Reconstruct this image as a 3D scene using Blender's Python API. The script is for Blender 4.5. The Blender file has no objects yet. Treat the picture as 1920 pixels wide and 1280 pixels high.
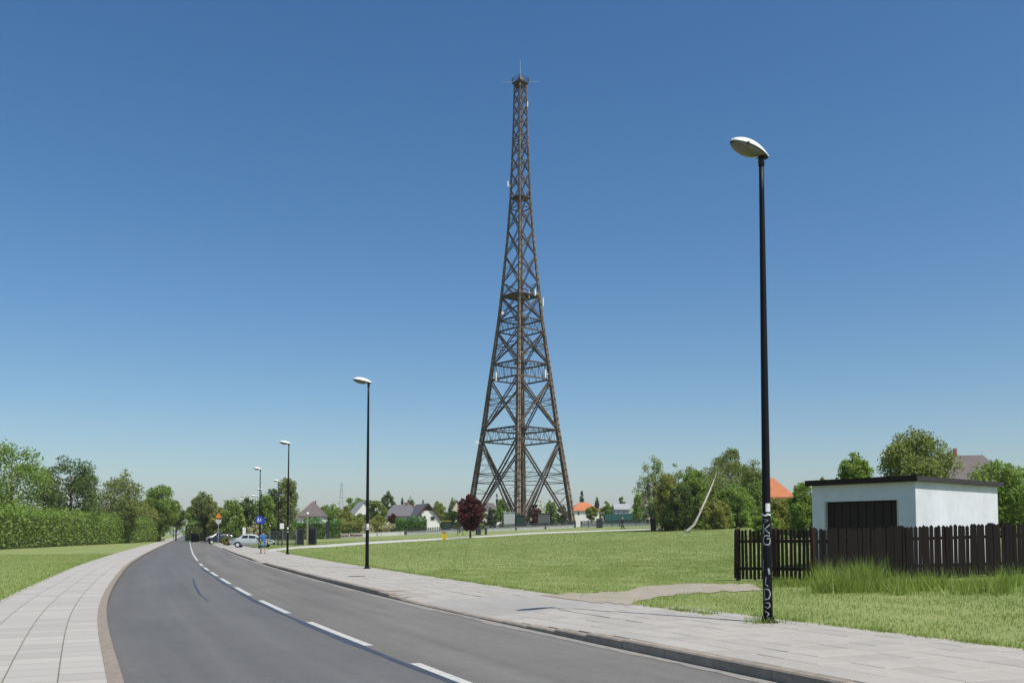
import bpy, math, random
import numpy as np
from mathutils import Vector, Matrix
R = math.radians
rng = np.random.default_rng(7)
random.seed(7)
SC = bpy.context.scene
COL = SC.collection

# ---------------------------------------------------------------- camera, sky, sun, exposure
F, PITCH, HOR, EYE = 1700.0, R(3.0), 1000.0, 1.6
PY = HOR - F * math.tan(PITCH)
cam = bpy.data.cameras.new('camera'); camo = bpy.data.objects.new('camera', cam); COL.objects.link(camo)
cam.sensor_width = 36; cam.lens = F / 1920 * 36
cam.shift_y = (PY - 640) / 1920
cam.clip_start = 0.1; cam.clip_end = 20000
camo.location = (0, 0, EYE); camo.rotation_euler = (math.pi / 2 + PITCH, 0, 0)
SC.camera = camo

SUN_AZ, SUN_EL = math.atan2(0.74, -0.67), R(59)      # azimuth clockwise from +Y
w = bpy.data.worlds.new('World'); SC.world = w; w.use_nodes = True
wn = w.node_tree.nodes; wl = w.node_tree.links
sky = wn.new('ShaderNodeTexSky'); sky.sky_type = 'NISHITA'; sky.sun_disc = False
sky.sun_elevation = SUN_EL; sky.sun_rotation = SUN_AZ
sky.altitude = 0; sky.air_density = 1.0; sky.dust_density = 1.1; sky.ozone_density = 2.5
bg = wn['Background']; bg.inputs[1].default_value = 0.114
hsv = wn.new('ShaderNodeHueSaturation'); hsv.inputs['Saturation'].default_value = 1.30
wbal = wn.new('ShaderNodeVectorMath'); wbal.operation = 'MULTIPLY'; wbal.inputs[1].default_value = (.99, 1.04, 1.03)   # white balance of the whole sky
wl.new(sky.outputs[0], hsv.inputs['Color']); wl.new(hsv.outputs[0], wbal.inputs[0]); wl.new(wbal.outputs[0], bg.inputs[0])
sl = bpy.data.lights.new('sun', 'SUN'); sl.energy = 5.0; sl.angle = R(0.5); sl.color = (1, .945, .86)
so = bpy.data.objects.new('sun', sl); COL.objects.link(so)
sd = Vector((math.sin(SUN_AZ) * math.cos(SUN_EL), math.cos(SUN_AZ) * math.cos(SUN_EL), math.sin(SUN_EL)))
so.rotation_euler = sd.to_track_quat('Z', 'Y').to_euler(); so.location = (60, -60, 100)
SC.view_settings.view_transform = 'Standard'; SC.view_settings.look = 'None'
SC.view_settings.exposure = 0.0; SC.view_settings.gamma = 1.0
SC.cycles.use_denoising = True
SC.cycles.max_bounces = 6; SC.cycles.transparent_max_bounces = 6

# ---------------------------------------------------------------- materials
MATS = {}
def mat(name, c, rough=.8, var=.0, scale=4.0, metal=0, spec=.3, bump=0, bscale=40, island=0, trans=0, c2=None, obj=0, coord='Object', stretch=None):
    """procedural material: base colour varied by noise, per-piece random value and bump"""
    if name in MATS: return MATS[name]
    m = bpy.data.materials.new(name); m.use_nodes = True; MATS[name] = m
    n, l = m.node_tree.nodes, m.node_tree.links
    b = n['Principled BSDF']; b.inputs['Roughness'].default_value = rough; b.inputs['Metallic'].default_value = metal
    b.inputs['Specular IOR Level'].default_value = spec
    tc = n.new('ShaderNodeTexCoord'); vec = tc.outputs[coord]
    if stretch:
        mp = n.new('ShaderNodeMapping'); mp.inputs['Scale'].default_value = stretch; l.new(vec, mp.inputs[0]); vec = mp.outputs[0]
    c2 = c2 or tuple(x * (1 - var) for x in c)
    nz = n.new('ShaderNodeTexNoise'); nz.inputs['Scale'].default_value = scale; nz.inputs['Detail'].default_value = 6; nz.inputs['Roughness'].default_value = .65
    l.new(vec, nz.inputs['Vector'])
    rp = n.new('ShaderNodeValToRGB'); rp.color_ramp.elements[0].position = .3; rp.color_ramp.elements[1].position = .7
    rp.color_ramp.elements[0].color = (*c2, 1); rp.color_ramp.elements[1].color = (*c, 1)
    l.new(nz.outputs[0], rp.inputs[0]); col = rp.outputs[0]
    if island or obj:
        ad = n.new('ShaderNodeMath'); ad.operation = 'ADD'
        if island: l.new(n.new('ShaderNodeNewGeometry').outputs['Random Per Island'], ad.inputs[0])
        else: ad.inputs[0].default_value = 0
        l.new(n.new('ShaderNodeObjectInfo').outputs['Random'], ad.inputs[1])
        fr = n.new('ShaderNodeMath'); fr.operation = 'FRACT'; l.new(ad.outputs[0], fr.inputs[0])
        a = max(island, obj)
        mr = n.new('ShaderNodeMapRange'); mr.inputs[3].default_value = 1 - a; mr.inputs[4].default_value = 1 + a
        l.new(fr.outputs[0], mr.inputs[0])
        vm = n.new('ShaderNodeVectorMath'); vm.operation = 'SCALE'; l.new(col, vm.inputs[0]); l.new(mr.outputs[0], vm.inputs['Scale']); col = vm.outputs[0]
    l.new(col, b.inputs['Base Color'])
    if bump:
        n2 = n.new('ShaderNodeTexNoise'); n2.inputs['Scale'].default_value = bscale; n2.inputs['Detail'].default_value = 4
        l.new(vec, n2.inputs['Vector'])
        bp = n.new('ShaderNodeBump'); bp.inputs['Strength'].default_value = bump; bp.inputs['Distance'].default_value = .02
        l.new(n2.outputs[0], bp.inputs['Height']); l.new(bp.outputs[0], b.inputs['Normal'])
    if trans:
        t = n.new('ShaderNodeBsdfTranslucent'); mx = n.new('ShaderNodeMixShader'); mx.inputs[0].default_value = trans
        g = n.new('ShaderNodeVectorMath'); g.operation = 'MULTIPLY'; g.inputs[1].default_value = (1.15, 1.25, .55)
        l.new(col, g.inputs[0]); l.new(g.outputs[0], t.inputs[0])
        l.new(b.outputs[0], mx.inputs[1]); l.new(t.outputs[0], mx.inputs[2]); l.new(mx.outputs[0], n['Material Output'].inputs[0])
    return m

def asphalt(name, c, tone2, patch=.25):
    m = bpy.data.materials.new(name); m.use_nodes = True
    n, l = m.node_tree.nodes, m.node_tree.links; b = n['Principled BSDF']; b.inputs['Roughness'].default_value = .85; b.inputs['Specular IOR Level'].default_value = .25
    uv = n.new('ShaderNodeUVMap')
    def noise(sc, st, det=5):
        mp = n.new('ShaderNodeMapping'); mp.inputs['Scale'].default_value = st; l.new(uv.outputs[0], mp.inputs[0])
        z = n.new('ShaderNodeTexNoise'); z.inputs['Scale'].default_value = sc; z.inputs['Detail'].default_value = det; z.inputs['Roughness'].default_value = .7
        l.new(mp.outputs[0], z.inputs['Vector']); return z.outputs[0]
    big = noise(.5, (.25, 1, 1)); track = noise(1.6, (.02, 1, 1), 2); fine = noise(55, (1, 1, 1), 3)
    def mulramp(v, a, bb, prev):
        mr = n.new('ShaderNodeMapRange'); mr.inputs[1].default_value = .3; mr.inputs[2].default_value = .7; mr.inputs[3].default_value = a; mr.inputs[4].default_value = bb
        l.new(v, mr.inputs[0]); s = n.new('ShaderNodeVectorMath'); s.operation = 'SCALE'; l.new(prev, s.inputs[0]); l.new(mr.outputs[0], s.inputs['Scale']); return s.outputs[0]
    rp = n.new('ShaderNodeValToRGB'); rp.color_ramp.elements[0].color = (*tone2, 1); rp.color_ramp.elements[1].color = (*c, 1)
    rp.color_ramp.elements[0].position = .35; rp.color_ramp.elements[1].position = .65
    l.new(big, rp.inputs[0]); col = mulramp(track, 1 - patch, 1 + patch, rp.outputs[0]); col = mulramp(fine, .72, 1.28, col); col = mulramp(noise(6, (1, 1, 1), 6), .92, 1.08, col); col = mulramp(noise(.9, (.6, 1, 1), 8), .93, 1.06, col)
    l.new(col, b.inputs['Base Color'])
    bp = n.new('ShaderNodeBump'); bp.inputs['Strength'].default_value = .35; bp.inputs['Distance'].default_value = .008
    l.new(fine, bp.inputs['Height']); l.new(bp.outputs[0], b.inputs['Normal'])
    return m

M_ASPH_L = asphalt('asphalt_newer', (.130, .129, .125), (.113, .113, .111), .09)
M_ASPH_R = asphalt('asphalt_older', (.166, .158, .142), (.138, .132, .121), .15)
M_DRIVE = asphalt('driveway_asphalt', (.345, .33, .30), (.31, .295, .27), .04)
M_PAINT = mat('road_paint', (.55, .54, .50), .7, .3, 6)
M_SEAL = mat('bitumen', (.055, .062, .085), .45, .3, 5)
M_SLAB = mat('paving_slab', (.385, .362, .322), .9, .12, 9, bump=.3, bscale=60, island=.07, obj=.07)
M_BED = mat('paving_bed', (.22, .20, .165), .95, .4, 3)
M_KERB = mat('kerb_concrete', (.33, .285, .235), .9, .35, 7, bump=.4, obj=.1, c2=(.22, .185, .145))
M_GUT = mat('gutter_grit', (.29, .275, .245), .95, .3, 10)
M_LAWN = mat('lawn_soil_grass', (.24, .275, .095), .95, .3, .3, bump=.5, bscale=8, c2=(.175, .22, .065))
M_BLADE = mat('grass_blade', (.335, .395, .13), .6, .3, .22, island=.2, trans=.35, c2=(.235, .315, .088))
M_WEED = mat('weed_blade', (.23, .32, .065), .55, .3, 2.2, island=.4, trans=.4, c2=(.235, .29, .075))
M_DIRT = mat('dirt', (.36, .315, .255), .95, .3, 1.6, bump=.5, bscale=12, c2=(.27, .235, .175))
M_PATH = mat('pale_path', (.52, .50, .455), .95, .2, .6)
M_BLACK = mat('black_pole_paint', (.006, .0065, .009), .5, .3, 8, spec=.2)
M_WHITE = mat('white_plastic', (.80, .80, .78), .35, .06, 3, spec=.5)
M_GASK = mat('dark_gasket', (.02, .022, .02), .6)
M_BOWL = mat('lamp_bowl', (.16, .145, .11), .15, .4, 9, spec=.6)
M_STICK = mat('sticker_paper', (.72, .73, .72), .7, .2, 20)
M_GRAF = mat('graffiti_paint', (.46, .49, .50), .7, .6, 14)
M_TIMB = mat('larch_timber', (.28, .225, .172), .85, .4, 1.2, island=.4, bump=.4, bscale=6, c2=(.07, .053, .042), obj=.25)
M_BRACE = mat('larch_brace', (.13, .102, .08), .85, .4, 1.2, island=.4, bump=.4, bscale=6, c2=(.06, .046, .037), obj=.5)
M_TIMB2 = mat('larch_timber_dark', (.062, .049, .04), .85, .4, 1.2, island=.3, obj=.2)
M_CONC = mat('concrete', (.42, .41, .385), .9, .25, 2, bump=.3)
M_STEEL = mat('galvanised_steel', (.40, .42, .43), .45, .2, 6, metal=.4)
M_DSTEEL = mat('dark_steel', (.04, .045, .05), .5, .3, 6)
M_FENCE = mat('brown_fence_stain', (.034, .017, .013), .75, .45, 5, obj=.4, bump=.5, bscale=30, stretch=(1, 1, .15))
M_FENCE_SHADE = mat('brown_fence_stain_shade', (.012, .007, .006), .8, .45, 5, obj=.4, stretch=(1, 1, .15))  # darker copy of the fence stain, shade of the boarded section put into its colour
M_GWALL = mat('garage_render', (.68, .70, .77), .9, .10, 1.5, bump=.4, c2=(.56, .57, .60))
M_GDOOR = mat('garage_door', (.030, .017, .013), .7, .35, 4, stretch=(6, 6, .4))
M_BARK = mat('bark', (.13, .105, .08), .95, .5, 4, bump=.6, bscale=10)
M_BIRCH = mat('birch_bark', (.58, .55, .50), .9, .5, 5, stretch=(1, 1, .3), c2=(.30, .27, .235))
def leafm(name, c, v=.3): return mat(name, c, .55, .3, .45, island=v, trans=.48, spec=.35)
L_MID = leafm('leaf_mid', (0.261, 0.366, 0.088)); L_DARK = leafm('leaf_dark', (0.142, 0.205, 0.065)); L_YEL = leafm('leaf_yellowgreen', (0.299, 0.343, 0.078))
L_SILV = leafm('leaf_silver', (0.351, 0.418, 0.234)); L_BRIGHT = leafm('leaf_bright', (0.260, 0.390, 0.062)); L_BLUE = leafm('leaf_blue_conifer', (0.120, 0.174, 0.127))
L_CON = leafm('leaf_conifer', (0.090, 0.134, 0.059)); L_PURP = leafm('leaf_purple', (0.131, 0.033, 0.035), .45); L_BIRCH = leafm('leaf_birch', (0.260, 0.299, 0.107))
L_HEDGE = leafm('leaf_hedge', (0.140, 0.307, 0.062)); L_OLIVE = leafm('leaf_olive', (0.334, 0.345, 0.098)); L_CREAM = leafm('blossom_cream', (.60, .55, .40))
L_RED = leafm('blossom_red', (.30, .085, .075)); L_RUST = leafm('leaf_rust', (0.397, 0.226, 0.108))
def roofm(name, c): return mat(name, c, .8, .25, 1.2, bump=.6, bscale=9)
R_GREY = roofm('roof_slate', (.155, .15, .16)); R_BRN = roofm('roof_brown', (.15, .128, .12)); R_ORANGE = roofm('roof_orange', (.52, .19, .085))
R_PALE = roofm('roof_pale', (.36, .37, .39)); R_PINK = roofm('roof_pink', (.36, .22, .18))
W_WHITE = mat('house_white', (.74, .73, .70), .9, .1, .6); W_CREAM = mat('house_cream', (.62, .55, .42), .9, .1, .6); W_BLUE = mat('house_greyblue', (.36, .39, .47), .9, .1, .6)
W_BRICK = mat('chimney_brick', (.30, .13, .09), .9, .3, 5); W_WOOD = mat('house_timber', (.09, .05, .035), .8, .3, 3); W_DOOR = mat('house_door', (.16, .06, .04), .7, .3, 3)
W_GLASS = mat('window_glass', (.03, .04, .05), .08, .3, 2, spec=.8); W_FRAME = mat('window_frame', (.6, .6, .58), .6, .1)

# ---------------------------------------------------------------- helpers
class MB:
    def __init__(s): s.v = []; s.f = []; s.uv = None
    def add(s, vs, fs):
        o = len(s.v); s.v += [tuple(p) for p in vs]; s.f += [tuple(i + o for i in f) for f in fs]; return s
    def box(s, c, size, M=None):
        hx, hy, hz = (t / 2 for t in size); vs = [Vector((x * hx, y * hy, z * hz)) for x in (-1, 1) for y in (-1, 1) for z in (-1, 1)]
        if M is not None: vs = [M @ p for p in vs]
        c = Vector(c); return s.add([p + c for p in vs], [(0, 1, 3, 2), (4, 6, 7, 5), (0, 4, 5, 1), (2, 3, 7, 6), (0, 2, 6, 4), (1, 5, 7, 3)])
    def beam(s, a, b, w, h=None, up=(0, 0, 1), w2=None, off=(0, 0, 0)):
        a = Vector(a) + Vector(off); b = Vector(b) + Vector(off); h = h or w; d = (b - a).normalized(); u = Vector(up)
        if abs(d.dot(u)) > .98: u = Vector((1, 0, 0))
        x = d.cross(u).normalized(); y = x.cross(d).normalized(); k = (w2 / w) if w2 else 1
        vs = [a + x * (i * w / 2) + y * (j * h / 2) for i, j in ((-1, -1), (1, -1), (1, 1), (-1, 1))]
        vs += [b + x * (i * w / 2 * k) + y * (j * h / 2 * k) for i, j in ((-1, -1), (1, -1), (1, 1), (-1, 1))]
        return s.add(vs, [(3, 2, 1, 0), (4, 5, 6, 7), (0, 1, 5, 4), (1, 2, 6, 5), (2, 3, 7, 6), (3, 0, 4, 7)])
    def tube(s, pts, rad, n=8, caps=True):
        pts = [Vector(p) for p in pts]; rings = []
        for i, p in enumerate(pts):
            d = (pts[min(i + 1, len(pts) - 1)] - pts[max(i - 1, 0)]).normalized(); u = Vector((0, 0, 1)) if abs(d.z) < .95 else Vector((1, 0, 0))
            x = d.cross(u).normalized(); y = x.cross(d).normalized(); r = rad[i] if hasattr(rad, '__len__') else rad
            rings.append([p + (x * math.cos(t) + y * math.sin(t)) * r for t in (2 * math.pi * k / n for k in range(n))])
        vs = [p for r in rings for p in r]; fs = []
        for i in range(len(pts) - 1):
            for k in range(n): fs.append((i * n + k, i * n + (k + 1) % n, (i + 1) * n + (k + 1) % n, (i + 1) * n + k))
        if caps: fs += [tuple(reversed(range(n))), tuple(range((len(pts) - 1) * n, len(pts) * n))]
        return s.add(vs, fs)
    def rings(s, rings, caps=True):
        n = len(rings[0]); vs = [p for r in rings for p in r]; fs = []
        for i in range(len(rings) - 1):
            for k in range(n): fs.append((i * n + k, i * n + (k + 1) % n, (i + 1) * n + (k + 1) % n, (i + 1) * n + k))
        if caps: fs += [tuple(reversed(range(n))), tuple(range((len(rings) - 1) * n, len(rings) * n))]
        return s.add(vs, fs)
    def mesh(s, name, m, smooth=False):
        me = bpy.data.meshes.new(name); me.from_pydata(s.v, [], s.f)
        for x in (m if isinstance(m, (list, tuple)) else [m]): me.materials.append(x)
        if smooth: me.polygons.foreach_set('use_smooth', [True] * len(me.polygons))
        me.update(); return me
    def build(s, name, m, parent=None, smooth=False, loc=None, rz=0):
        return link(name, s.mesh(name, m, smooth), parent, loc, rz)
def link(name, me, parent=None, loc=None, rz=0):
    o = bpy.data.objects.new(name, me); COL.objects.link(o)
    if parent is not None: o.parent = parent
    if loc is not None: o.location = loc
    if rz: o.rotation_euler = (0, 0, rz)
    return o
def npmesh(name, V, Fq, m, smooth=False):
    """fast mesh from arrays: V (n,3), Fq (m,k)"""
    me = bpy.data.meshes.new(name); k = Fq.shape[1]
    me.vertices.add(len(V)); me.vertices.foreach_set('co', np.asarray(V, np.float32).ravel())
    me.loops.add(Fq.size); me.loops.foreach_set('vertex_index', Fq.astype(np.int32).ravel())
    me.polygons.add(len(Fq)); me.polygons.foreach_set('loop_start', np.arange(0, Fq.size, k, dtype=np.int32))
    me.polygons.foreach_set('use_smooth', np.full(len(Fq), smooth))
    me.materials.append(m); me.update(calc_edges=True); return me
def tag(o, label=None, cat=None, group=None, kind=None):
    if label: o['label'] = label
    if cat: o['category'] = cat
    if group: o['group'] = group
    if kind: o['kind'] = kind
    return o
def empty(name, loc, rz=0, label=None, cat=None, group=None):
    o = bpy.data.objects.new(name, None); COL.objects.link(o); o.location = loc; o.rotation_euler = (0, 0, rz); o.empty_display_size = .3
    return tag(o, label, cat, group)
def copy_tree(o, parent=None):
    c = o.copy(); COL.objects.link(c); c.parent = parent
    for ch in list(o.children): copy_tree(ch, c)
    return c

# ---------------------------------------------------------------- the lie of the land
KP = np.array([(-60, 35), (-10, 12.0), (0, 7.4), (9.7, 3.0), (11.4, 2.2), (13.47, 1.13), (15.1, .36), (17, -.60), (19.6, -1.80), (24.3, -3.78), (31.6, -6.75), (46.1, -12.5),
               (69.7, -21.2), (97, -31), (160, -53.5), (247, -84.5), (400, -139.5), (900, -319)])
yy = np.arange(-60, 900, .5); xx = np.interp(yy, KP[:, 0], KP[:, 1])
ker = np.exp(-.5 * (np.arange(-24, 25) / 8.) ** 2); ker /= ker.sum()
xs_ = np.convolve(np.pad(xx, 24, mode='reflect', reflect_type='odd'), ker, 'valid')
KC = np.stack([xs_, yy], 1)
seg = np.diff(KC, axis=0); U = np.concatenate([[0], np.cumsum(np.hypot(seg[:, 0], seg[:, 1]))])
tang = np.gradient(KC, axis=0); tang /= np.linalg.norm(tang, axis=1)[:, None]; NRM = np.stack([tang[:, 1], -tang[:, 0]], 1)   # points right, to the lawn
def kpt(u, s):
    u = np.asarray(u, float); s = np.asarray(s, float)
    return np.stack([np.interp(u, U, KC[:, 0]) + np.interp(u, U, NRM[:, 0]) * s, np.interp(u, U, KC[:, 1]) + np.interp(u, U, NRM[:, 1]) * s], -1)
def u_of_y(y): return float(np.interp(y, KC[:, 1], U))
def sdist(x, y):
    d2 = (KC[:, 0] - x) ** 2 + (KC[:, 1] - y) ** 2; i = int(np.argmin(d2))
    return float((x - KC[i, 0]) * NRM[i, 0] + (y - KC[i, 1]) * NRM[i, 1])
ZS = np.array([(3.5, .115), (4.4, .118), (6, .15), (10, .27), (20, .60), (34, 1.10), (50, 1.85), (56, 2.15), (65, 2.5), (75, 3.0), (110, 3.6), (420, 5.2)])
def zs(s): return np.interp(s, ZS[:, 0], ZS[:, 1])
def terr(x, y):
    s = sdist(x, y)
    return float(zs(s)) if s > 0.15 else (0.0 if s > -6.4 else .12)
def pdir(x, y):
    cx, cy = (x - 960) / F, (PY - y) / F; c, s = math.cos(PITCH), math.sin(PITCH)
    return Vector((cx, c - cy * s, s + cy * c))
def at(x, y, Y):
    d = pdir(x, y); return Vector((0, 0, EYE)) + d * (Y / d.y)
def gnd(x, y, lo=4, hi=420):
    d = pdir(x, y); prev = lo
    for Y in np.geomspace(lo, hi, 260):
        p = Vector((0, 0, EYE)) + d * (Y / d.y)
        if p.z <= terr(p.x, p.y):
            for _ in range(14):
                mid = (prev + Y) / 2; q = Vector((0, 0, EYE)) + d * (mid / d.y)
                if q.z <= terr(q.x, q.y): Y = mid
                else: prev = mid
            return Vector((0, 0, EYE)) + d * (Y / d.y)
        prev = Y
    return p
def onground(x, Y):
    X = (x - 960) / F * Y; return Vector((X, Y, terr(X, Y)))
def loft(name, us, ss, zf, m, parent=None, slots=None):
    V = []; UVs = []
    for u in us:
        P = kpt(np.full(len(ss), u), ss)
        for j, s in enumerate(ss): V.append((P[j, 0], P[j, 1], zf(u, s))); UVs.append((u, s))
    n = len(ss); Fs = []; mi = []
    for i in range(len(us) - 1):
        for j in range(n - 1):
            Fs.append((i * n + j, i * n + j + 1, (i + 1) * n + j + 1, (i + 1) * n + j)); mi.append(slots(us[i], (ss[j] + ss[j + 1]) / 2) if slots else 0)
    me = bpy.data.meshes.new(name); me.from_pydata(V, [], Fs)
    for x in (m if isinstance(m, list) else [m]): me.materials.append(x)
    ul = me.uv_layers.new(name='UVMap'); li = np.array([v for f in Fs for v in f]); ul.data.foreach_set('uv', np.array(UVs, np.float32)[li].ravel())
    me.polygons.foreach_set('material_index', mi); me.update()
    return link(name, me, parent)

# ---------------------------------------------------------------- ground, road, pavement, lawn
g = MB().add([(-6000, -500, -.4), (6000, -500, -.4), (6000, 9700, -.4), (-6000, 9700, -.4)], [(0, 1, 2, 3)]).build('ground', M_LAWN); tag(g, kind='structure')
UMAX = U[-1] - 2
ufar = np.unique(np.concatenate([np.arange(0, 160, 2.), np.geomspace(160, UMAX, 60)]))
road = loft('road', ufar, np.array([-6.4, -5, -3.13, -1.6, 0.02]), lambda u, s: 0.0 - .0, [M_ASPH_L, M_ASPH_R], slots=lambda u, s: 0 if s < -3.13 else 1); tag(road, kind='structure')
lawn = loft('lawn', ufar, np.concatenate([[3.5], np.arange(5, 120, 3.), np.geomspace(120, 420, 14)]), lambda u, s: float(zs(s)) - .004, M_LAWN); tag(lawn, kind='structure')
verge = loft('verge', ufar, np.concatenate([[-300, -150, -80, -40, -20, -12, -8.6]]), lambda u, s: .115, M_LAWN); tag(verge, kind='structure')
M_LPAV = mat('old_slab_pavement', (.40, .38, .345), .95, .2, 3, bump=.3)
n_, l_ = M_LPAV.node_tree.nodes, M_LPAV.node_tree.links; uvn = n_.new('ShaderNodeUVMap'); bk = n_.new('ShaderNodeTexBrick'); bk.offset = 0; bk.inputs['Scale'].default_value = 1; bk.inputs['Brick Width'].default_value = .5; bk.inputs['Row Height'].default_value = .5; bk.inputs['Mortar Size'].default_value = .008
bk.inputs['Color1'].default_value = (.42, .40, .36, 1); bk.inputs['Color2'].default_value = (.36, .34, .31, 1); bk.inputs['Mortar'].default_value = (.16, .15, .12, 1)
l_.new(uvn.outputs[0], bk.inputs['Vector']); l_.new(bk.outputs['Color'], n_['Principled BSDF'].inputs['Base Color'])
lp = loft('left_pavement', ufar, np.array([-8.6, -7.5, -6.55]), lambda u, s: .12, M_LPAV); tag(lp, kind='structure')
lk = loft('left_kerb', ufar, np.array([-6.551, -6.55, -6.4, -6.399]), lambda u, s: .125 if s in (-6.55, -6.4) else (-.05), M_KERB); tag(lk, kind='structure')

def kh(u):   # kerb upstand: dropped at the driveway and at the crossing
    return float(np.interp(u, [u_of_y(a) for a in (12.6, 16.2, 21.6, 23.6, 47, 48.5, 52, 54)], [.145, .035, .035, .13, .11, .03, .03, .10]))
U0, UEND = 2, u_of_y(95)
pav = loft('pavement', np.arange(U0, UEND, 1.), np.array([.15, .9, 1.8, 3.75]), lambda u, s: kh(u) - .012 + (.125 - kh(u)) * min(1, (s - .15) / 1.7), M_BED); tag(pav, kind='structure')
gs = MB(); gu = np.arange(U0, UEND, .25); gl = [kpt(a, -.16 - .06 * math.sin(a * 1.3) * math.sin(a * .31) - random.uniform(0, .07)) for a in gu]; gh = [kpt(a, .0) for a in gu]
for i in range(len(gu) - 1): gs.add([(*gl[i], .004), (*gh[i], .004), (*gh[i + 1], .004), (*gl[i + 1], .004)], [(0, 1, 2, 3)])
tag(gs.build('gutter_strip', M_GUT, road), kind='structure')
# kerb stones, each one its own piece
kme = {}
for u in np.arange(U0, UEND, 1.0):
    h = round((kh(u) + kh(u + 1)) / 2, 2)
    if h not in kme:
        b = MB(); L, e = .992, .02
        prof = [(0, -.08), (.15, -.08), (.15, h), (e, h), (0, h - e)]
        n = len(prof); vs = [(t * L / 2 * 1.0, x, z) for t in (-1, 1) for x, z in prof]
        b.add(vs, [tuple(range(n)), tuple(reversed(range(n, 2 * n)))] + [(i, i + n, (i + 1) % n + n, (i + 1) % n) for i in range(n)])
        kme[h] = b.mesh('kerb_stone', M_KERB)
    p = kpt(u + .5, 0); t = kpt(u + 1, 0) - kpt(u, 0); a = math.atan2(t[1], t[0])
    o = link('kerb_stone', kme[h], pav, (p[0], p[1], random.uniform(-.004, .004)), a); o.scale = (1, -1, 1)
# paving slabs: the nearest singly, the rest joined
bs = MB(); e = .006; hw = .246
for z, k in ((-.05, 1), (-.006, 1), (0, 1 - e / hw)):
    bs.v += [(x * hw * k, y * hw * k, z) for x, y in ((-1, -1), (1, -1), (1, 1), (-1, 1))]
bs.f = [(8, 9, 10, 11)] + [(4 * r + i, 4 * r + (i + 1) % 4, 4 * r + 4 + (i + 1) % 4, 4 * r + 4 + i) for r in (0, 1) for i in range(4)]
SLAB = bs.mesh('paving_slab', M_SLAB)
DU0, DU1 = u_of_y(17.2), u_of_y(20.7)                                          # the driveway interrupts the slabs
cells = []
for iu, u in enumerate(np.arange(U0, UEND - 1, .5)):
    for k in range(8 if kpt(u, 0)[1] < 16.5 else 7):
        s = .15 + .25 + .502 * k
        if DU0 < u + .25 < DU1: continue
        p = kpt(u + .25, s)
        if p[1] < 2.5 or abs(p[0] / p[1]) > .75: continue
        z = kh(u) + (.125 - kh(u)) * min(1, (s - .15) / 1.7) + random.uniform(-.003, .004)
        t = kpt(u + .5, s) - kpt(u, s); cells.append((p[1], p[0], p[1], z, math.atan2(t[1], t[0]), random.uniform(-.004, .004) - ((.125 - kh(u)) / 1.7 if s < 1.85 else 0), random.uniform(-.006, .006)))
cells.sort()
V = np.array(SLAB.vertices[0].co[:]); sv = np.array([v.co[:] for v in SLAB.vertices]); far = MB()
for i, (d, x, y, z, a, tx, ty) in enumerate(cells):
    if i < 290:
        o = link('paving_slab', SLAB, pav, (x, y, z), a); o.rotation_euler = (tx, ty, a)
    else:
        c, s_ = math.cos(a), math.sin(a); far.add([(x + c * q[0] - s_ * q[1], y + s_ * q[0] + c * q[1], z + q[2] + tx * q[1]) for q in sv], bs.f)
tag(far.build('paving_slabs', M_SLAB, pav), kind='stuff')
drv = loft('driveway', np.linspace(DU0 - .35, DU1 + .35, 14), np.array([.16, .7, 1.2, 1.8, 2.8, 3.75]), lambda u, s: kh(u) - .004 + (.121 - kh(u)) * min(1, (s - .15) / 1.7), M_DRIVE); tag(drv, kind='structure')
# centre line
u = u_of_y(10.9) - 5.75 * 3
def mark(u0, u1, s0, s1, name, m, z=.004, wob=0):
    us = np.linspace(u0, u1, max(2, int((u1 - u0) / 1.0) + 1))
    o = loft(name, us, np.array([s0, s1]), lambda a, s: z, m, road); return o
k = 0
while kpt(u, -3.05)[1] < 52:
    if u > 0: mark(u - 1.9, u + 1.9, -3.12, -2.99, 'lane_dash', M_PAINT, .005)
    u += 5.75
mark(u_of_y(55), u_of_y(330), -3.12, -3.0, 'lane_line', M_PAINT, .005)
sb = MB(); us = np.arange(2, u_of_y(45), .4)
lo = [kpt(a, -3.245 - .02 * math.sin(a * .7) - .01 * math.sin(a * 2.3)) for a in us]; hi = [kpt(a, -3.135 + .01 * math.sin(a * 1.7)) for a in us]
for i in range(len(us) - 1): sb.add([(*lo[i], .003), (*lo[i + 1], .003), (*hi[i + 1], .003), (*hi[i], .003)], [(0, 3, 2, 1)])
sb.build('seam_sealing', M_SEAL, road)
ck = [gnd(x, y) for x, y in ((362, 1084), (364, 1092), (366, 1098), (370, 1106), (375, 1114), (383, 1121), (392, 1127))]; cb = MB()
for i in range(len(ck) - 1):
    d = (ck[i + 1] - ck[i]).normalized(); n_ = Vector((-d.y, d.x, 0)) * (.028 if i < 4 else .014); a, b_ = ck[i], ck[i + 1]; zz = Vector((0, 0, .004))
    cb.add([a - n_ + zz, b_ - n_ + zz, b_ + n_ + zz, a + n_ + zz], [(0, 1, 2, 3)])
cb.build('crack_sealing', M_SEAL, road)
mb = MB(); p = kpt(u_of_y(31), 1.2); mb.tube([(p[0], p[1], .10), (p[0], p[1], .136)], .3, 20); o = mb.build('manhole_cover', mat('cast_iron', (.16, .14, .11), .8, .4, 20)); tag(o, 'round rusty manhole cover set in the pavement before the second lamp post', 'manhole cover')
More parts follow.
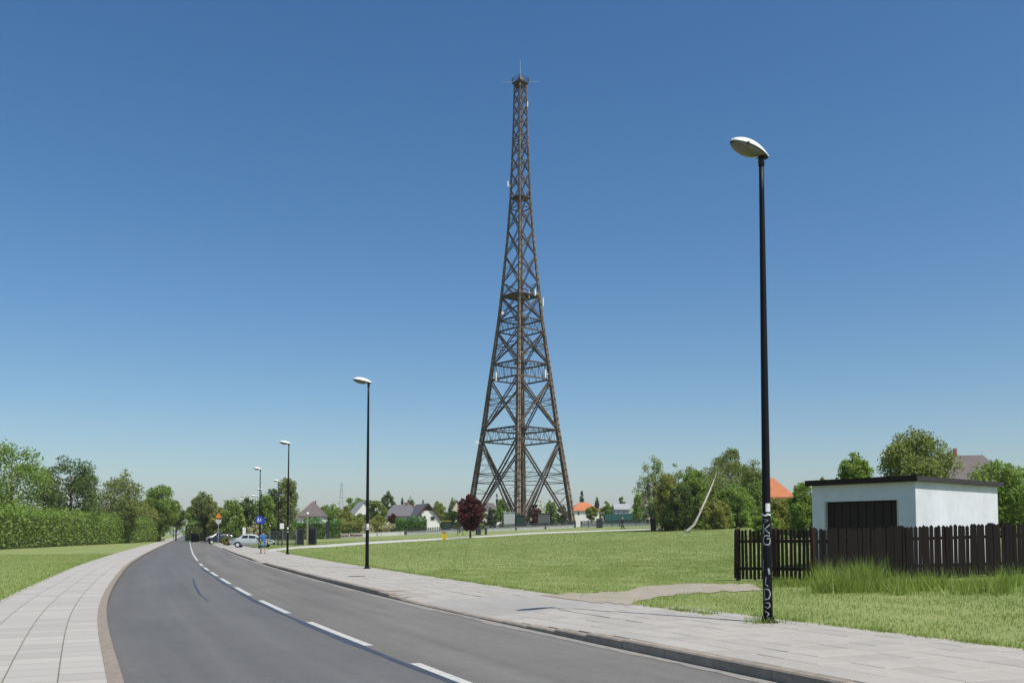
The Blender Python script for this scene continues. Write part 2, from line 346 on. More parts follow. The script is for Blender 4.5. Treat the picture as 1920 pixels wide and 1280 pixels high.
# strips of other ground drawn between two outlines
POLYS = []
def pline(pts, n):
    pts = np.array(pts, float); t = np.concatenate([[0], np.cumsum(np.hypot(*np.diff(pts, axis=0).T))]); q = np.linspace(0, t[-1], n)
    return np.stack([np.interp(q, t, pts[:, 0]), np.interp(q, t, pts[:, 1])], 1)
def strip(name, near, farp, m, n=40, dz=.008, jit=0.0, rows=5):
    A = [gnd(*q) for q in pline(near, n)]; B = [gnd(*q) for q in pline(farp, n)]; V = []; Fs = []
    for i in range(n):
        ja, jb = random.gauss(0, jit), random.gauss(0, jit)
        for r in range(rows):
            t = r / (rows - 1); tt = t + ja * (1 - t) + jb * t; q = A[i].lerp(B[i], tt); V.append((q.x, q.y, terr(q.x, q.y) + dz))
    for i in range(n - 1):
        for r in range(rows - 1): Fs.append((i * rows + r, (i + 1) * rows + r, (i + 1) * rows + r + 1, i * rows + r + 1))
    POLYS.append(np.array([V[i * rows][:2] for i in range(n)] + [V[i * rows + rows - 1][:2] for i in reversed(range(n))]))
    o = MB().add(V, Fs).build(name, m); tag(o, kind='structure'); return o
strip('dirt_track', [(1030, 1118), (1100, 1128), (1175, 1134), (1200, 1126), (1240, 1118), (1319, 1111), (1430, 1106)], [(1012, 1115.5), (1053, 1113), (1170, 1109), (1210, 1099), (1294, 1094), (1410, 1095)], M_DIRT, 46, .011, .05)
strip('park_path', [(505, 1034), (560, 1027.5), (620, 1025), (700, 1019), (830, 1011.5), (880, 1008.5), (1000, 1001), (1130, 995.6), (1250, 992)],
      [(500, 1030), (560, 1024), (620, 1020), (700, 1014.5), (830, 1008), (880, 1005.5), (1000, 998), (1130, 993.2), (1250, 990)], M_PATH, 60, .01, .02)
# the side entrance where cars are parked
sde = loft('parking_entrance', np.arange(u_of_y(96), u_of_y(150), 3.), np.array([0.03, 3, 6, 9.5]), lambda u, s: .006 + max(0, float(zs(s)) - .1) + (.02 if s > 2 else 0), M_DRIVE); tag(sde, kind='structure')

# ---------------------------------------------------------------- grass
def inpoly(P, poly):
    x, y = P[:, 0], P[:, 1]; r = np.zeros(len(P), bool); j = len(poly) - 1
    for i in range(len(poly)):
        a, b = poly[i], poly[j]
        with np.errstate(divide='ignore', invalid='ignore'):
            c = ((a[1] > y) != (b[1] > y)) & (x < (b[0] - a[0]) * (y - a[1]) / (b[1] - a[1] + 1e-12) + a[0])
        r ^= c; j = i
    return r
def blades(P, Z, h, wd, lean=.5):
    n = len(P); a = rng.uniform(0, 2 * math.pi, n); w2 = wd * rng.uniform(.6, 1.4, n) / 2; hh = h * rng.uniform(.5, 1.35, n)
    b = rng.uniform(0, 2 * math.pi, n); ln = hh * lean * rng.uniform(0, 1, n)
    V = np.zeros((n, 3, 3)); V[:, 0, 0] = P[:, 0] - np.cos(a) * w2; V[:, 0, 1] = P[:, 1] - np.sin(a) * w2; V[:, 1, 0] = P[:, 0] + np.cos(a) * w2; V[:, 1, 1] = P[:, 1] + np.sin(a) * w2
    V[:, :2, 2] = Z[:, None] - .01; V[:, 2, 0] = P[:, 0] + np.cos(b) * ln; V[:, 2, 1] = P[:, 1] + np.sin(b) * ln; V[:, 2, 2] = Z + hh
    return V.reshape(-1, 3)
parts = []
for (y0, y1, s1, dens, h, wd) in ((5, 34, 34, 330, .045, .016), (34, 70, 62, 70, .045, .035), (70, 125, 80, 15, .06, .07)):
    ua, ub = u_of_y(y0) - (12 if y0 < 10 else 0), u_of_y(y1); n = int((ub - ua) * (s1 - 3.5) * dens)
    uu = rng.uniform(ua, ub, n); ss = 3.5 + (s1 - 3.5) * rng.uniform(0, 1, n); P = kpt(uu, ss)
    keep = (P[:, 1] > y0 - 4) & (P[:, 0] / np.maximum(P[:, 1], 1) < .66) & (P[:, 0] / np.maximum(P[:, 1], 1) > -.45)
    clump = np.sin(P[:, 0] * 1.9 + 2 * np.sin(P[:, 1] * .7)) * np.sin(P[:, 1] * 1.3 + 1.5 * np.sin(P[:, 0] * .9)) + rng.normal(0, .5, n)
    keep &= (clump > -.75)
    keep &= (ss > np.where(P[:, 1] < 16.8, 4.12, 3.55))
    for q in POLYS: keep &= ~inpoly(P, q) | (rng.uniform(0, 1, n) < .04)
    P, ss, cl = P[keep], ss[keep], clump[keep]; parts.append(blades(P, zs(ss), h * (1 + .22 * np.clip(cl, -.6, 1.4)), wd))
uu = rng.uniform(u_of_y(4) - 4, u_of_y(70), 90000); ss = -8.55 - 22 * rng.uniform(0, 1, 90000) ** 1.3; P = kpt(uu, ss); parts.append(blades(P, np.full(len(P), .115), .06, .03))
# ragged edge along the slabs
uu = rng.uniform(u_of_y(4), u_of_y(70), 26000); ss = 3.64 + rng.normal(0, .07, 26000); ss += np.where(kpt(uu, 0)[:, 1] < 15, .52, 0); P = kpt(uu, ss); k_ = (np.sin(uu * 3.1) + np.sin(uu * 7.3) + rng.normal(0, .8, len(uu)) > -.2) & ~((uu > DU0) & (uu < DU1)); parts.append(blades(P[k_], np.full(k_.sum(), .12), .07, .02, .9))
V = np.concatenate(parts); go = link('grass', npmesh('grass', V, np.arange(len(V)).reshape(-1, 3), M_BLADE)); tag(go, 'short mown green grass covering the lawn behind the pavement', 'grass', kind='stuff')

# ---------------------------------------------------------------- trees and shrubs
def leaves(C, size, n_up=.0):
    n = len(C); nrm = rng.normal(size=(n, 3)); nrm[:, 2] += n_up; nrm /= np.linalg.norm(nrm, axis=1)[:, None]
    t = np.cross(nrm, rng.normal(size=(n, 3))); t /= np.linalg.norm(t, axis=1)[:, None]; b = np.cross(nrm, t); sz = (size * rng.uniform(.6, 1.4, n) / 2)[:, None]
    V = np.stack([C - t * sz, C - b * sz * .55, C + t * sz, C + b * sz * .55], 1).reshape(-1, 3); return V
def crown_pts(h, rx, bot, shape, n, k, gap, loose, lean=(0, 0)):
    """cluster centres through the crown's volume, leaves round each"""
    asp = max(1, (h - bot) / 2 / rx * .8); k = int(k * asp); rz = (h - bot) / 2; cen = []; rad = []; lob = rng.uniform(0, 6.28, 5)
    def prof(t):
        if shape == 'cone': return max(.14, (1 - t) * 1.0)
        if shape == 'poplar': return .35 + .65 * math.sin(math.pi * min(1, t * .85 + .12)) ** .8 if t < .9 else .3
        if shape == 'egg': return .45 + .55 * math.sin(math.pi * min(1, t * 1.1 + .08)) if t < .62 else max(.12, .98 * math.sqrt(max(0, 1 - ((t - .45) / .56) ** 2)))
        if shape == 'bush': return .95 if t < .45 else max(.15, math.sqrt(max(0, 1 - ((t - .45) / .57) ** 2)))
        return max(.2, math.sqrt(max(0, 1 - (1.96 * t - .95) ** 2)))
    while len(cen) < k:
        t = rng.uniform(0, 1); f = prof(t)
        if rng.uniform(0, 1) > f + .12: continue
        a = rng.uniform(0, 6.283); q = rng.uniform(.12, 1) ** .5; wob = 1 + .14 * math.sin(3 * a + lob[0] + 2 * t) + .12 * math.sin(5 * a + lob[1] + 7 * t) + .10 * math.sin(9 * t + lob[2])
        rr_ = rx * f * q * wob * .80; c_ = rng.uniform(.20, .38) * loose * (.55 + .45 * f) * min(rx, rz * 1.1)
        z = bot + c_ * .5 + (h - bot - c_ * 1.2) * t
        cen.append((math.cos(a) * rr_ + lean[0] * t, math.sin(a) * rr_ + lean[1] * t, z)); rad.append(c_)
    cen = np.array(cen); rad = np.array(rad); pr = rad ** 2 / (rad ** 2).sum()
    idx = rng.choice(k, n, p=pr); d = rng.normal(size=(n, 3)); d /= np.linalg.norm(d, axis=1)[:, None]; d *= (rng.uniform(0, 1, n) ** gap)[:, None]; d[:, 2] *= .85 * min(2, asp)
    return cen, cen[idx] + d * rad[idx][:, None]
def tree(name, label, base, h, rx, m, shape='round', bot=.25, n=2600, leaf=.32, k=34, trunk=None, bark=None, gap=.45, loose=1.0, cat='tree', group=None, lean=(0, 0), extra=None, stems=1, limbs=7):
    root = empty(name, base, rng.uniform(0, 6.28) if not any(lean) else 0, label, cat, group)
    n = int(n * 1.7); leaf *= 1.12
    cen, P = crown_pts(h, rx, h * bot, shape, n, k, gap, loose, lean); P[:, 2] = np.maximum(P[:, 2], .05)
    tb = MB(); tr = trunk or max(.06, h * .018)
    for s in range(stems):
        ox = (rng.uniform(-.35, .35) * rx, rng.uniform(-.35, .35) * rx) if stems > 1 else (0, 0)
        top = (ox[0] + lean[0] * .75, ox[1] + lean[1] * .75, h * .82)
        tb.tube([(ox[0] * .4, ox[1] * .4, -.1), (ox[0] * .6 + rng.normal() * .05, ox[1] * .6, h * .2), (ox[0] + lean[0] * .35 + rng.normal() * .12, ox[1] + lean[1] * .35, h * .45), top], [tr * 1.2, tr, tr * .7, tr * .2], 7)
    for i in range(min(limbs, len(cen))):
        c = cen[i]; z0 = max(h * .15, min(h * .7, c[2] - rng.uniform(.1, .3) * h)); f = z0 / h
        tb.tube([(lean[0] * f * .7, lean[1] * f * .7, z0), (c[0] * .45, c[1] * .45, z0 + (c[2] - z0) * .65), tuple(c)], [tr * .5, tr * .32, tr * .1], 5)
    tb.build('trunk', bark or M_BARK, root, True)
    V = leaves(P, leaf, .25); link('crown', npmesh('crown', V, np.arange(len(V)).reshape(-1, 4), m), root)
    if extra:
        m2, n2, sz, top = extra; q = cen[rng.integers(0, len(cen), n2)] * np.array([1.12, 1.12, 1.0]) + rng.normal(size=(n2, 3)) * .15 * rx; q[:, 2] = np.clip(q[:, 2] + .1 * h, .1, h)
        V = leaves(q, sz, .2); link('blossom', npmesh('blossom', V, np.arange(len(V)).reshape(-1, 4), m2), root)
    return root
def T(name, label, x, ytop, wpx, Y, m, **kw):
    b = onground(x, Y); top = at(x, ytop, Y); h = top.z - b.z
    kw.setdefault('leaf', .15 + Y * .0011); return tree(name, label, b, h, wpx / 2 / F * Y, m, **kw)
def hedge(name, label, x0, x1, ytop, Y0, Y1, depth, m, n=2600, leaf=.3, hmin=None):
    a, b = onground(x0, Y0), onground(x1, Y1); L = (b - a).length; h = at((x0 + x1) / 2, ytop, (Y0 + Y1) / 2).z - (a.z + b.z) / 2
    root = empty(name, (a + b) / 2, math.atan2(b.y - a.y, b.x - a.x), label, 'hedge')
    P = np.stack([rng.uniform(-.5, .5, n) * L, rng.uniform(-.5, .5, n) * depth, rng.uniform(0, 1, n) ** .7], 1)
    wob = 1 + .09 * np.sin(P[:, 0] * 1.1) + .06 * np.sin(P[:, 0] * 2.7 + 1); P[:, 2] *= h * wob
    V = leaves(P, leaf, .3); link('foliage', npmesh('foliage', V, np.arange(len(V)).reshape(-1, 4), m), root)
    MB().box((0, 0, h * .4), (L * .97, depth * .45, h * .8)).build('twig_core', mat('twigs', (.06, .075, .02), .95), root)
    return root

# the clump on the right of the lawn
G = 'trees in the clump right of the lawn'
T('willow_tree', 'thin silvery willow at the left end of the green clump', 1228, 852, 84, 116, L_SILV, shape='round', bot=.05, n=5200, k=60, loose=.85, gap=.9, leaf=.2, group=G, stems=3)
T('willow_tree', 'pale grey-green willow standing up behind the middle of the clump', 1284, 862, 84, 122, L_SILV, shape='egg', bot=.1, n=4200, k=60, loose=.8, gap=.8, leaf=.2, group=G, stems=2)
T('willow_tree', 'tallest broad willow of the clump, left of the near lamp post', 1370, 838, 122, 120, L_BIRCH, shape='round', bot=.04, n=14000, k=110, loose=.85, gap=.7, leaf=.22, group=G, stems=3)
T('leafy_tree', 'dark green bushy tree with yellowish top left of the leaning white trunk', 1252, 888, 60, 112, L_OLIVE, shape='bush', bot=.02, n=7000, k=70, leaf=.22, group=G, stems=3)
T('leafy_tree', 'dense dark tree behind the leaning white birch trunk', 1305, 880, 70, 116, L_MID, shape='bush', bot=.02, n=9000, k=80, leaf=.22, group=G, stems=3)
T('leafy_tree', 'rounded green shrub tree at the foot of the tallest willow', 1378, 905, 84, 110, L_MID, shape='bush', bot=.0, n=9000, k=80, leaf=.22, group=G, stems=4)
T('leafy_tree', 'low olive shrub in front of the clump right of the birch trunk', 1342, 930, 60, 107, L_OLIVE, shape='bush', bot=.0, n=5500, k=60, leaf=.2, group=G, stems=4)
T('leafy_tree', 'tree with dark foliage between the willow and the leaning trunk', 1276, 905, 56, 109, L_DARK, shape='bush', bot=.05, n=5500, k=60, leaf=.22, group=G, stems=3)
T('leafy_tree', 'broad light green tree filling the middle of the clump behind the leaning trunk', 1346, 874, 116, 119, L_SILV, shape='bush', bot=.0, n=10000, k=100, leaf=.22, group=G, stems=3)
T('leafy_tree', 'mid-height tree between the pale middle willow and the tallest willow', 1326, 868, 70, 121, L_BIRCH, shape='egg', bot=.05, n=6000, k=70, leaf=.22, group=G, stems=2)
T('leafy_tree', 'green tree partly hidden by the near lamp post, right end of the clump', 1414, 872, 62, 118, L_MID, shape='bush', bot=.0, n=6500, k=70, leaf=.22, group=G, stems=3)
b0 = gnd(1283, 998.5); bl = empty('leaning_birch', b0, 0, 'leaning white birch with bare pale trunk at the front of the clump', 'tree', G)
bt = [Vector((0, 0, -.1))] + [at(x, y, b0.y + dy) - b0 for x, y, dy in ((1291, 993, -.05), (1302, 983, -.1), (1311, 964, 0), (1319, 946, .2), (1327, 928, .8), (1334, 912, 2.5), (1340, 897, 7), (1344, 884, 9))]
MB().tube(bt, [.17, .16, .14, .115, .10, .085, .07, .05, .03], 9).build('trunk', M_BIRCH, bl, True)
q = np.array([bt[-1 - int(i)] for i in rng.integers(0, 3, 700)]) + rng.normal(size=(700, 3)) * .45; V = leaves(q, .17); link('crown', npmesh('crown', V, np.arange(len(V)).reshape(-1, 4), L_BIRCH), bl)
T('garden_shrub', 'green shrub tree right of the near lamp post, below the orange roof', 1462, 932, 84, 74, L_OLIVE, shape='bush', bot=0, n=7000, k=70, leaf=.17, stems=4, cat='shrub')
T('garden_shrub', 'tall dark green shrub beside the left wall of the garage', 1505, 900, 62, 66, L_MID, shape='bush', bot=0, n=6500, k=70, leaf=.16, stems=4, cat='shrub')
T('garden_shrub', 'pale low bush behind the middle of the brown picket fence', 1436, 958, 60, 62, L_MID, shape='bush', bot=0, n=4000, k=50, leaf=.15, stems=3, cat='shrub')
T('garden_tree', 'leafy tree rising above the right end of the garage roof', 1606, 846, 66, 52, L_MID, shape='round', bot=.3, n=5000, k=60, leaf=.15)
T('garden_tree', 'loose sapling showing its top over the left part of the garage roof', 1545, 893, 40, 56, L_YEL, shape='round', bot=.3, n=1500, k=34, leaf=.14, loose=.8)
T('garden_tree', 'broad green tree beyond the garage in the right-hand corner', 1720, 800, 150, 62, L_BIRCH, shape='round', bot=.2, n=11000, k=100, leaf=.18)
T('garden_tree', 'dark bushy tree at the far right edge behind the fence', 1880, 860, 150, 58, L_MID, shape='bush', bot=.02, n=9000, k=90, leaf=.18)
T('garden_shrub', 'green shrub behind the right end of the brown fence', 1790, 930, 100, 50, L_OLIVE, shape='bush', bot=0, n=6000, k=60, leaf=.15, cat='shrub', stems=4)

# purple tree on the lawn
pb = gnd(882, 1008); top = at(878, 926, pb.y)
tree('purple_tree', 'round dark purple-leaved tree on the lawn left of the tower', pb, top.z - pb.z, 29 / F * pb.y, L_PURP, 'round', .17, 7000, .26, 110, trunk=.13, gap=.45, loose=.85)

# trees along the road and round the park, background row by row
GL = 'trees along the road at the left'
for a in [
 ('roadside_tree', 'dark narrow tree left of the far road', 331, 936, 34, 210, L_DARK, dict(n=2400)),
 ('roadside_tree', 'broad tree with pale crown just left of the orange warning sign', 386, 919, 58, 175, L_BIRCH, dict(n=6500, k=70, bot=.1, shape='egg')),
 ('roadside_tree', 'smaller dark tree at the left foot of the broad pale tree', 364, 940, 36, 190, L_MID, dict(n=2600)),
 ('chestnut_tree', 'flowering chestnut left of the two others beside the blue sign', 436, 934, 46, 150, L_MID, dict(n=4200, bot=.1, extra=(L_CREAM, 90, .45, 1), k=50)),
 ('chestnut_tree', 'middle flowering chestnut behind the white-topped car', 464, 930, 50, 156, L_DARK, dict(n=4500, bot=.1, extra=(L_CREAM, 110, .45, 1), k=50)),
 ('chestnut_tree', 'flowering chestnut right behind the blue pedestrian sign', 496, 922, 44, 160, L_MID, dict(n=4200, bot=.1, extra=(L_CREAM, 80, .45, 1), k=50)),
 ('roadside_tree', 'tall loose birch-like tree behind the third and fifth lamp posts', 537, 892, 46, 165, L_BIRCH, dict(n=5000, bot=.08, shape='egg', k=60)),
 ('roadside_tree', 'dark tree filling the gap left of the tall birch-like tree', 514, 915, 34, 172, L_DARK, dict(n=2600)),
 ('roadside_tree', 'low olive tree behind the parked dark car', 412, 950, 40, 165, L_OLIVE, dict(n=2600, bot=.05, shape='bush')),
 ]: T(*a[:3], *a[3:7], group=GL, **a[7])
GB = 'trees beyond the park'
for a in [
 ('park_tree', 'green bushy tree right of the grey gabled house', 622, 940, 44, 225, L_MID, dict(n=2800, shape='bush', bot=.02)),
 ('park_tree', 'taller tree behind the second lamp post, left side', 664, 925, 56, 250, L_MID, dict(n=4200, bot=.05)),
 ('park_tree', 'olive tree in front of the pale grey roof', 648, 948, 36, 212, L_OLIVE, dict(n=2400, shape='bush', bot=.02)),
 ('park_tree', 'yellow-green tree just right of the second lamp post', 706, 938, 44, 214, L_YEL, dict(n=3200, shape='bush', bot=.02)),
 ('park_tree', 'dark round-topped tree behind the left wing of the chalet', 727, 921, 30, 275, L_DARK, dict(n=2400)),
 ('park_tree', 'small blue-green conifer behind the chalet roof', 754, 932, 16, 285, L_BLUE, dict(n=1100, shape='cone')),
 ('park_tree', 'small dark tree behind the chalet chimney', 768, 930, 20, 280, L_DARK, dict(n=1300)),
 ('park_tree', 'tiny spruce tip over the chalet ridge', 793, 937, 8, 290, L_BLUE, dict(n=500, shape='cone')),
 ('park_tree', 'bright bushy tree right of the chalet gable', 822, 938, 36, 262, L_YEL, dict(n=2600, bot=.05)),
 ('park_tree', 'grey-green tree left behind the purple tree', 850, 932, 26, 275, L_SILV, dict(n=1700)),
 ('park_tree', 'slim dark spruce inside the left of the tower legs', 932, 926, 14, 285, L_CON, dict(n=1100, shape='cone', bot=.05)),
 ('park_tree', 'light green tree in the left opening under the tower', 942, 934, 26, 262, L_BRIGHT, dict(n=2000, bot=.05)),
 ('park_tree', 'dark evergreen bush low behind the left tower legs', 922, 950, 24, 250, L_CON, dict(n=1700, shape='bush', bot=.02)),
 ('park_tree', 'purple-leaved shrub at the foot of the near tower leg', 1001, 944, 34, 240, L_PURP, dict(n=2000, bot=.05)),
 ('park_tree', 'green tree in the right opening under the tower', 1034, 936, 28, 268, L_MID, dict(n=2200, bot=.05)),
 ('park_tree', 'dark low tree beside the right tower leg', 1054, 946, 26, 262, L_DARK, dict(n=1800, bot=.05)),
 ('park_tree', 'pointed spruce over the orange-roofed house', 1091, 920, 22, 310, L_CON, dict(n=1600, shape='cone')),
 ('park_tree', 'dark narrow conifer right of the orange-roofed house', 1119, 927, 18, 300, L_CON, dict(n=1300, shape='cone')),
 ('park_tree', 'green tree between the conifer and the grey-blue house', 1138, 938, 28, 305, L_MID, dict(n=1900)),
 ('park_tree', 'dark rounded tree behind the grey-blue house', 1166, 931, 22, 300, L_DARK, dict(n=1500)),
 ('park_tree', 'bright young tree like a poplar left of the green clump', 1196, 922, 20, 190, L_BRIGHT, dict(n=1600, shape='poplar', bot=.03)),
 ('park_tree', 'small round green tree before the orange-roofed house', 1109, 948, 26, 195, L_YEL, dict(n=1700, bot=.3)),
 ('park_tree', 'green shrub between the chalet and the purple tree', 838, 956, 30, 245, L_MID, dict(n=1800, shape='bush', bot=.02)),
 ('park_tree', 'dark shrub under the left tower leg beside the purple tree', 902, 948, 22, 250, L_MID, dict(n=1400, shape='bush', bot=.02)),
 ('park_tree', 'light shrub covering the wall of the pale grey-roofed house', 676, 958, 40, 208, L_YEL, dict(n=2600, shape='bush', bot=.02)),
 ('park_tree', 'green shrub under the pinkish roof left of the purple tree', 853, 954, 34, 240, L_MID, dict(n=2200, shape='bush', bot=.02)),
 ('park_tree', 'dark green tree left of the yellow-green one, behind the second lamp post', 690, 932, 40, 262, L_MID, dict(n=2600, bot=.05)),
 ('park_tree', 'pale green bush left of the taller tree by the second lamp post', 605, 948, 40, 240, L_YEL, dict(n=2200, shape='bush', bot=.02)),
 ('park_tree', 'green tree far behind, between the orange roof and the dark conifer', 1150, 944, 40, 320, L_MID, dict(n=2200, bot=.02)),
 ('park_tree', 'purple bush in front of the left wing of the chalet', 737, 962, 26, 215, L_PURP, dict(n=1500, shape='bush', bot=.02)),
 ]: T(*a[:3], *a[3:7], group=GB, **a[7])
# left of the road
for i, (x, yt, wp, Y, m, lab) in enumerate([(300, 905, 70, 170, L_MID, 'leafy tree on the left verge nearest the far road'), (228, 880, 110, 140, L_BIRCH, 'broad pale tree in the left verge row, second from the road'),
     (130, 850, 130, 120, L_DARK, 'big dark tree in the left verge row'), (20, 820, 150, 105, L_MID, 'large green tree at the far left edge'), (262, 935, 70, 165, L_OLIVE, 'low olive bush under the left verge trees')]):
    T('verge_tree', lab, x, yt, wp, Y, m, n=6000, k=70, bot=.12, group='trees on the left verge')
hedge('hedge', 'long dark hedge along the left pavement', -60, 300, 965, 78, 175, 2, L_MID, 30000, .28)
hedge('hedge', 'bright clipped hedge behind the metal gate', 500, 640, 974, 168, 172, 3, L_HEDGE, 6500)
hedge('hedge', 'yellow-green hedge left behind the second lamp post', 638, 722, 977, 196, 196, 3, L_OLIVE, 3600)
hedge('hedge', 'deep green tall hedge in front of the chalet', 742, 800, 970, 205, 205, 3, L_HEDGE, 4200)
hedge('hedge', 'green hedge along the road behind the orange warning sign', 352, 480, 975, 190, 168, 3, L_MID, 4600)
for x, yt, wp, Y, m, lab in [(690, 980, 30, 190, L_CREAM, 'cream flowering bush left part of the pair by the low wall'), (728, 978, 36, 192, L_CREAM, 'cream flowering bush beside the low park wall'), (446, 976, 40, 152, L_CREAM, 'cream blossoming bush behind the white-topped car'), (478, 977, 36, 150, L_CREAM, 'cream blossoming bush behind the silver car'), (428, 1006, 24, 122, L_OLIVE, 'low shrub island between the two parked cars'), (700, 972, 24, 200, L_RUST, 'rust brown bush above the cream flowers')]:
    T('flowering_bush', lab, x, yt, wp, Y, m, shape='bush', bot=0, n=1100, cat='bush', leaf=.25, limbs=4)
for x, w_, Y, lab in [(640, 26, 172, 'strip of red flowers right of the dark panel'), (600, 16, 172, 'small bed of red flowers left of the dark panel'), (668, 24, 176, 'reddish flower bed left of the second lamp post')]:
    b = onground(x, Y); r = empty('flower_bed', b, 0, lab, 'flower bed'); L = w_ / F * Y
    P = np.stack([rng.uniform(-.5, .5, 500) * L, rng.uniform(-.6, .6, 500), rng.uniform(.05, .6, 500)], 1); V = leaves(P, .2); link('flowers', npmesh('flowers', V, np.arange(len(V)).reshape(-1, 4), L_RED), r)['kind'] = 'stuff'; MB().box((0, 0, .12), (L, 1.4, .24)).build('bed_edging', M_CONC, r)

# tall weeds by the fence
def weeds(label, x0, x1, y0, y1, n, h, wd, lean=.35):
    c = [gnd((x0 + x1) / 2, (y0 + y1) / 2)]; n_t = max(3, n // 40); P = []; HH = []
    for i in range(n_t):
        q = gnd(rng.uniform(x0, x1), rng.uniform(y0, y1)); k = 40; HH.append(np.full(k, h * (.45 + .75 * abs(math.sin(q.x * 1.7 + 2 * math.sin(q.y * 1.3))) * rng.uniform(.6, 1.2)))); P.append(np.stack([q.x + rng.normal(0, .16, k), q.y + rng.normal(0, .16, k)], 1))
    P = np.concatenate(P); Z = np.array([terr(a, b) for a, b in P]); V = blades(P, Z, np.concatenate(HH), wd, lean)
    o = link('tall_grass', npmesh('tall_grass', V, np.arange(len(V)).reshape(-1, 3), M_WEED)); tag(o, label, 'grass', kind='stuff')
weeds('tall bright grass growing against the right part of the brown fence', 1540, 1640, 1088, 1112, 3000, .55, .016, .8)
weeds('rough grass along the foot of the brown picket fence', 1445, 1535, 1086, 1100, 1500, .16, .018, .7)
weeds('tall grass running on beside the fence at the far right', 1640, 1915, 1094, 1116, 2000, .38, .018, .9)
weeds('small weeds round the foot of the near lamp post', 1415, 1465, 1160, 1170, 260, .12, .014, 1.2)

# ---------------------------------------------------------------- street lamps
LH = 7.87
def prad(z): return .080 - .040 * z / LH
lamp = empty('street_lamp', (0, 0, 0), 0); pb_ = MB(); zz = np.linspace(-.05, LH, 14)
pb_.tube([(0, 0, z) for z in zz], [prad(z) for z in zz], 16); pb_.build('pole', M_BLACK, lamp, True)
c = MB().tube([(0, 0, 0), (0, 0, .02)], .17, 16); c.tube([(0, 0, .02), (0, 0, .10)], [.115, .092], 16); c.build('base_collar', M_BLACK, lamp)
MB().tube([(0, 0, LH - .12), (0, 0, LH + .06)], .052, 14).build('spigot', M_GASK, lamp, True)
def ell_rings(zfun, wfun, n=11, L=.80, k=20): pass
# luminaire: local +x is the nose; an elongated shell over a bowl, tilted up a little
def lum(upper):
    L = .80; x0 = -.13; b = MB(); rg = []
    for i in range(13):
        t = i / 12; x = x0 + L * t; wv = .165 * (max(0, math.sin(math.pi * (t * .93 + .045))) ** .55) * (.72 + .36 * t); hu = .15 * (max(0, math.sin(math.pi * (t * .9 + .06))) ** .7) * (.85 + .25 * t); hl = .105 * max(0, math.sin(math.pi * min(1, max(0, (t - .22) / .78)))) ** .6
        ring = []
        for k in range(13):
            a = math.pi * k / 12
            ring.append(Vector((x, wv * math.cos(a), (hu * math.sin(a) if upper else -hl * math.sin(a) - .004))))
        rg.append(ring)
    n = 13
    b.v = [p for r_ in rg for p in r_]
    for i in range(12):
        for k in range(12): b.f.append((i * n + k, i * n + k + 1, (i + 1) * n + k + 1, (i + 1) * n + k))
    b.f += [tuple(range(n)), tuple(range(12 * n, 13 * n))]; return b
TILT = Matrix.Translation((0, 0, LH + .05)) @ Matrix.Rotation(R(-9), 4, 'Y')
def tmb(b, M): b.v = [tuple(M @ Vector(p)) for p in b.v]; return b
sh = tmb(lum(True), TILT @ Matrix.Translation((0, 0, .028))).build('luminaire_shell', M_WHITE, lamp, True)
rim = MB(); rr = lum(True); outl = [Vector(rr.v[i * 13]) for i in range(13)] + [Vector(rr.v[i * 13 + 12]) for i in reversed(range(13))]
ring_lo = [Vector((p.x, p.y * 1.03, -.004)) for p in outl]; ring_hi = [Vector((p.x, p.y * 1.03, .028)) for p in outl]
nn = len(outl); rim.v = [tuple(p) for p in ring_lo + ring_hi]; rim.f = [(i, (i + 1) % nn, nn + (i + 1) % nn, nn + i) for i in range(nn)] + [tuple(reversed(range(nn))), tuple(range(nn, 2 * nn))]
tmb(rim, TILT).build('luminaire_gasket', M_GASK, lamp)
tmb(lum(False), TILT).build('glass_bowl', M_BOWL, lamp, True)
tmb(MB().box((.44, 0, .012), (.035, .325, .05)), TILT).build('latch', M_GASK, lamp)
LAMPS = []
spots = [(1437, 15.2, 'near black street lamp with graffiti and stickers on its post'), (689, 38.6, 'black street lamp standing between the near lamp and the tower, left of the purple tree'),
         (540, 65, 'third black street lamp along the pavement, right of the pedestrian in blue'), (487, 91, 'street lamp carrying the blue pedestrian sign'),
         (522, 113, 'street lamp seen against the tall birch-like tree, by the white notice board'), (489.5, 135, 'distant street lamp just above the blue sign lamp, over the chestnuts'), (478, 158, 'distant street lamp over the flowering chestnuts, seventh along the road'),
         (454, 173, 'distant street lamp over the left flowering chestnut'), (442, 192, 'small distant street lamp, ninth along the road'), (432, 211, 'small distant street lamp, tenth along the road'), (424, 230, 'farthest small street lamp along the road')]
for i, (x, Y, lab) in enumerate(spots):
    o = lamp if i == 0 else copy_tree(lamp)
    X = (x - 960) / F * Y; s = sdist(X, Y); o.location = (X, Y, .125 if Y < 95 else terr(X, Y)); j = int(np.argmin(abs(KC[:, 1] - Y)))
    o.rotation_euler = (0, 0, math.atan2(-NRM[j, 1], -NRM[j, 0]) + R(random.uniform(-4, 4)))
    tag(o, lab, 'street lamp', 'street lamps along the road'); LAMPS.append(o)
for x, Y, lab in ((326, 235, 'small street lamp on the left verge at the left edge of the trees'), (353, 260, 'small street lamp left of the far road, before the trees')):
    o = copy_tree(lamp); X = (x - 960) / F * Y; o.location = (X, Y, .12); o.rotation_euler = (0, 0, R(20)); tag(o, lab, 'street lamp', 'street lamps on the left verge')
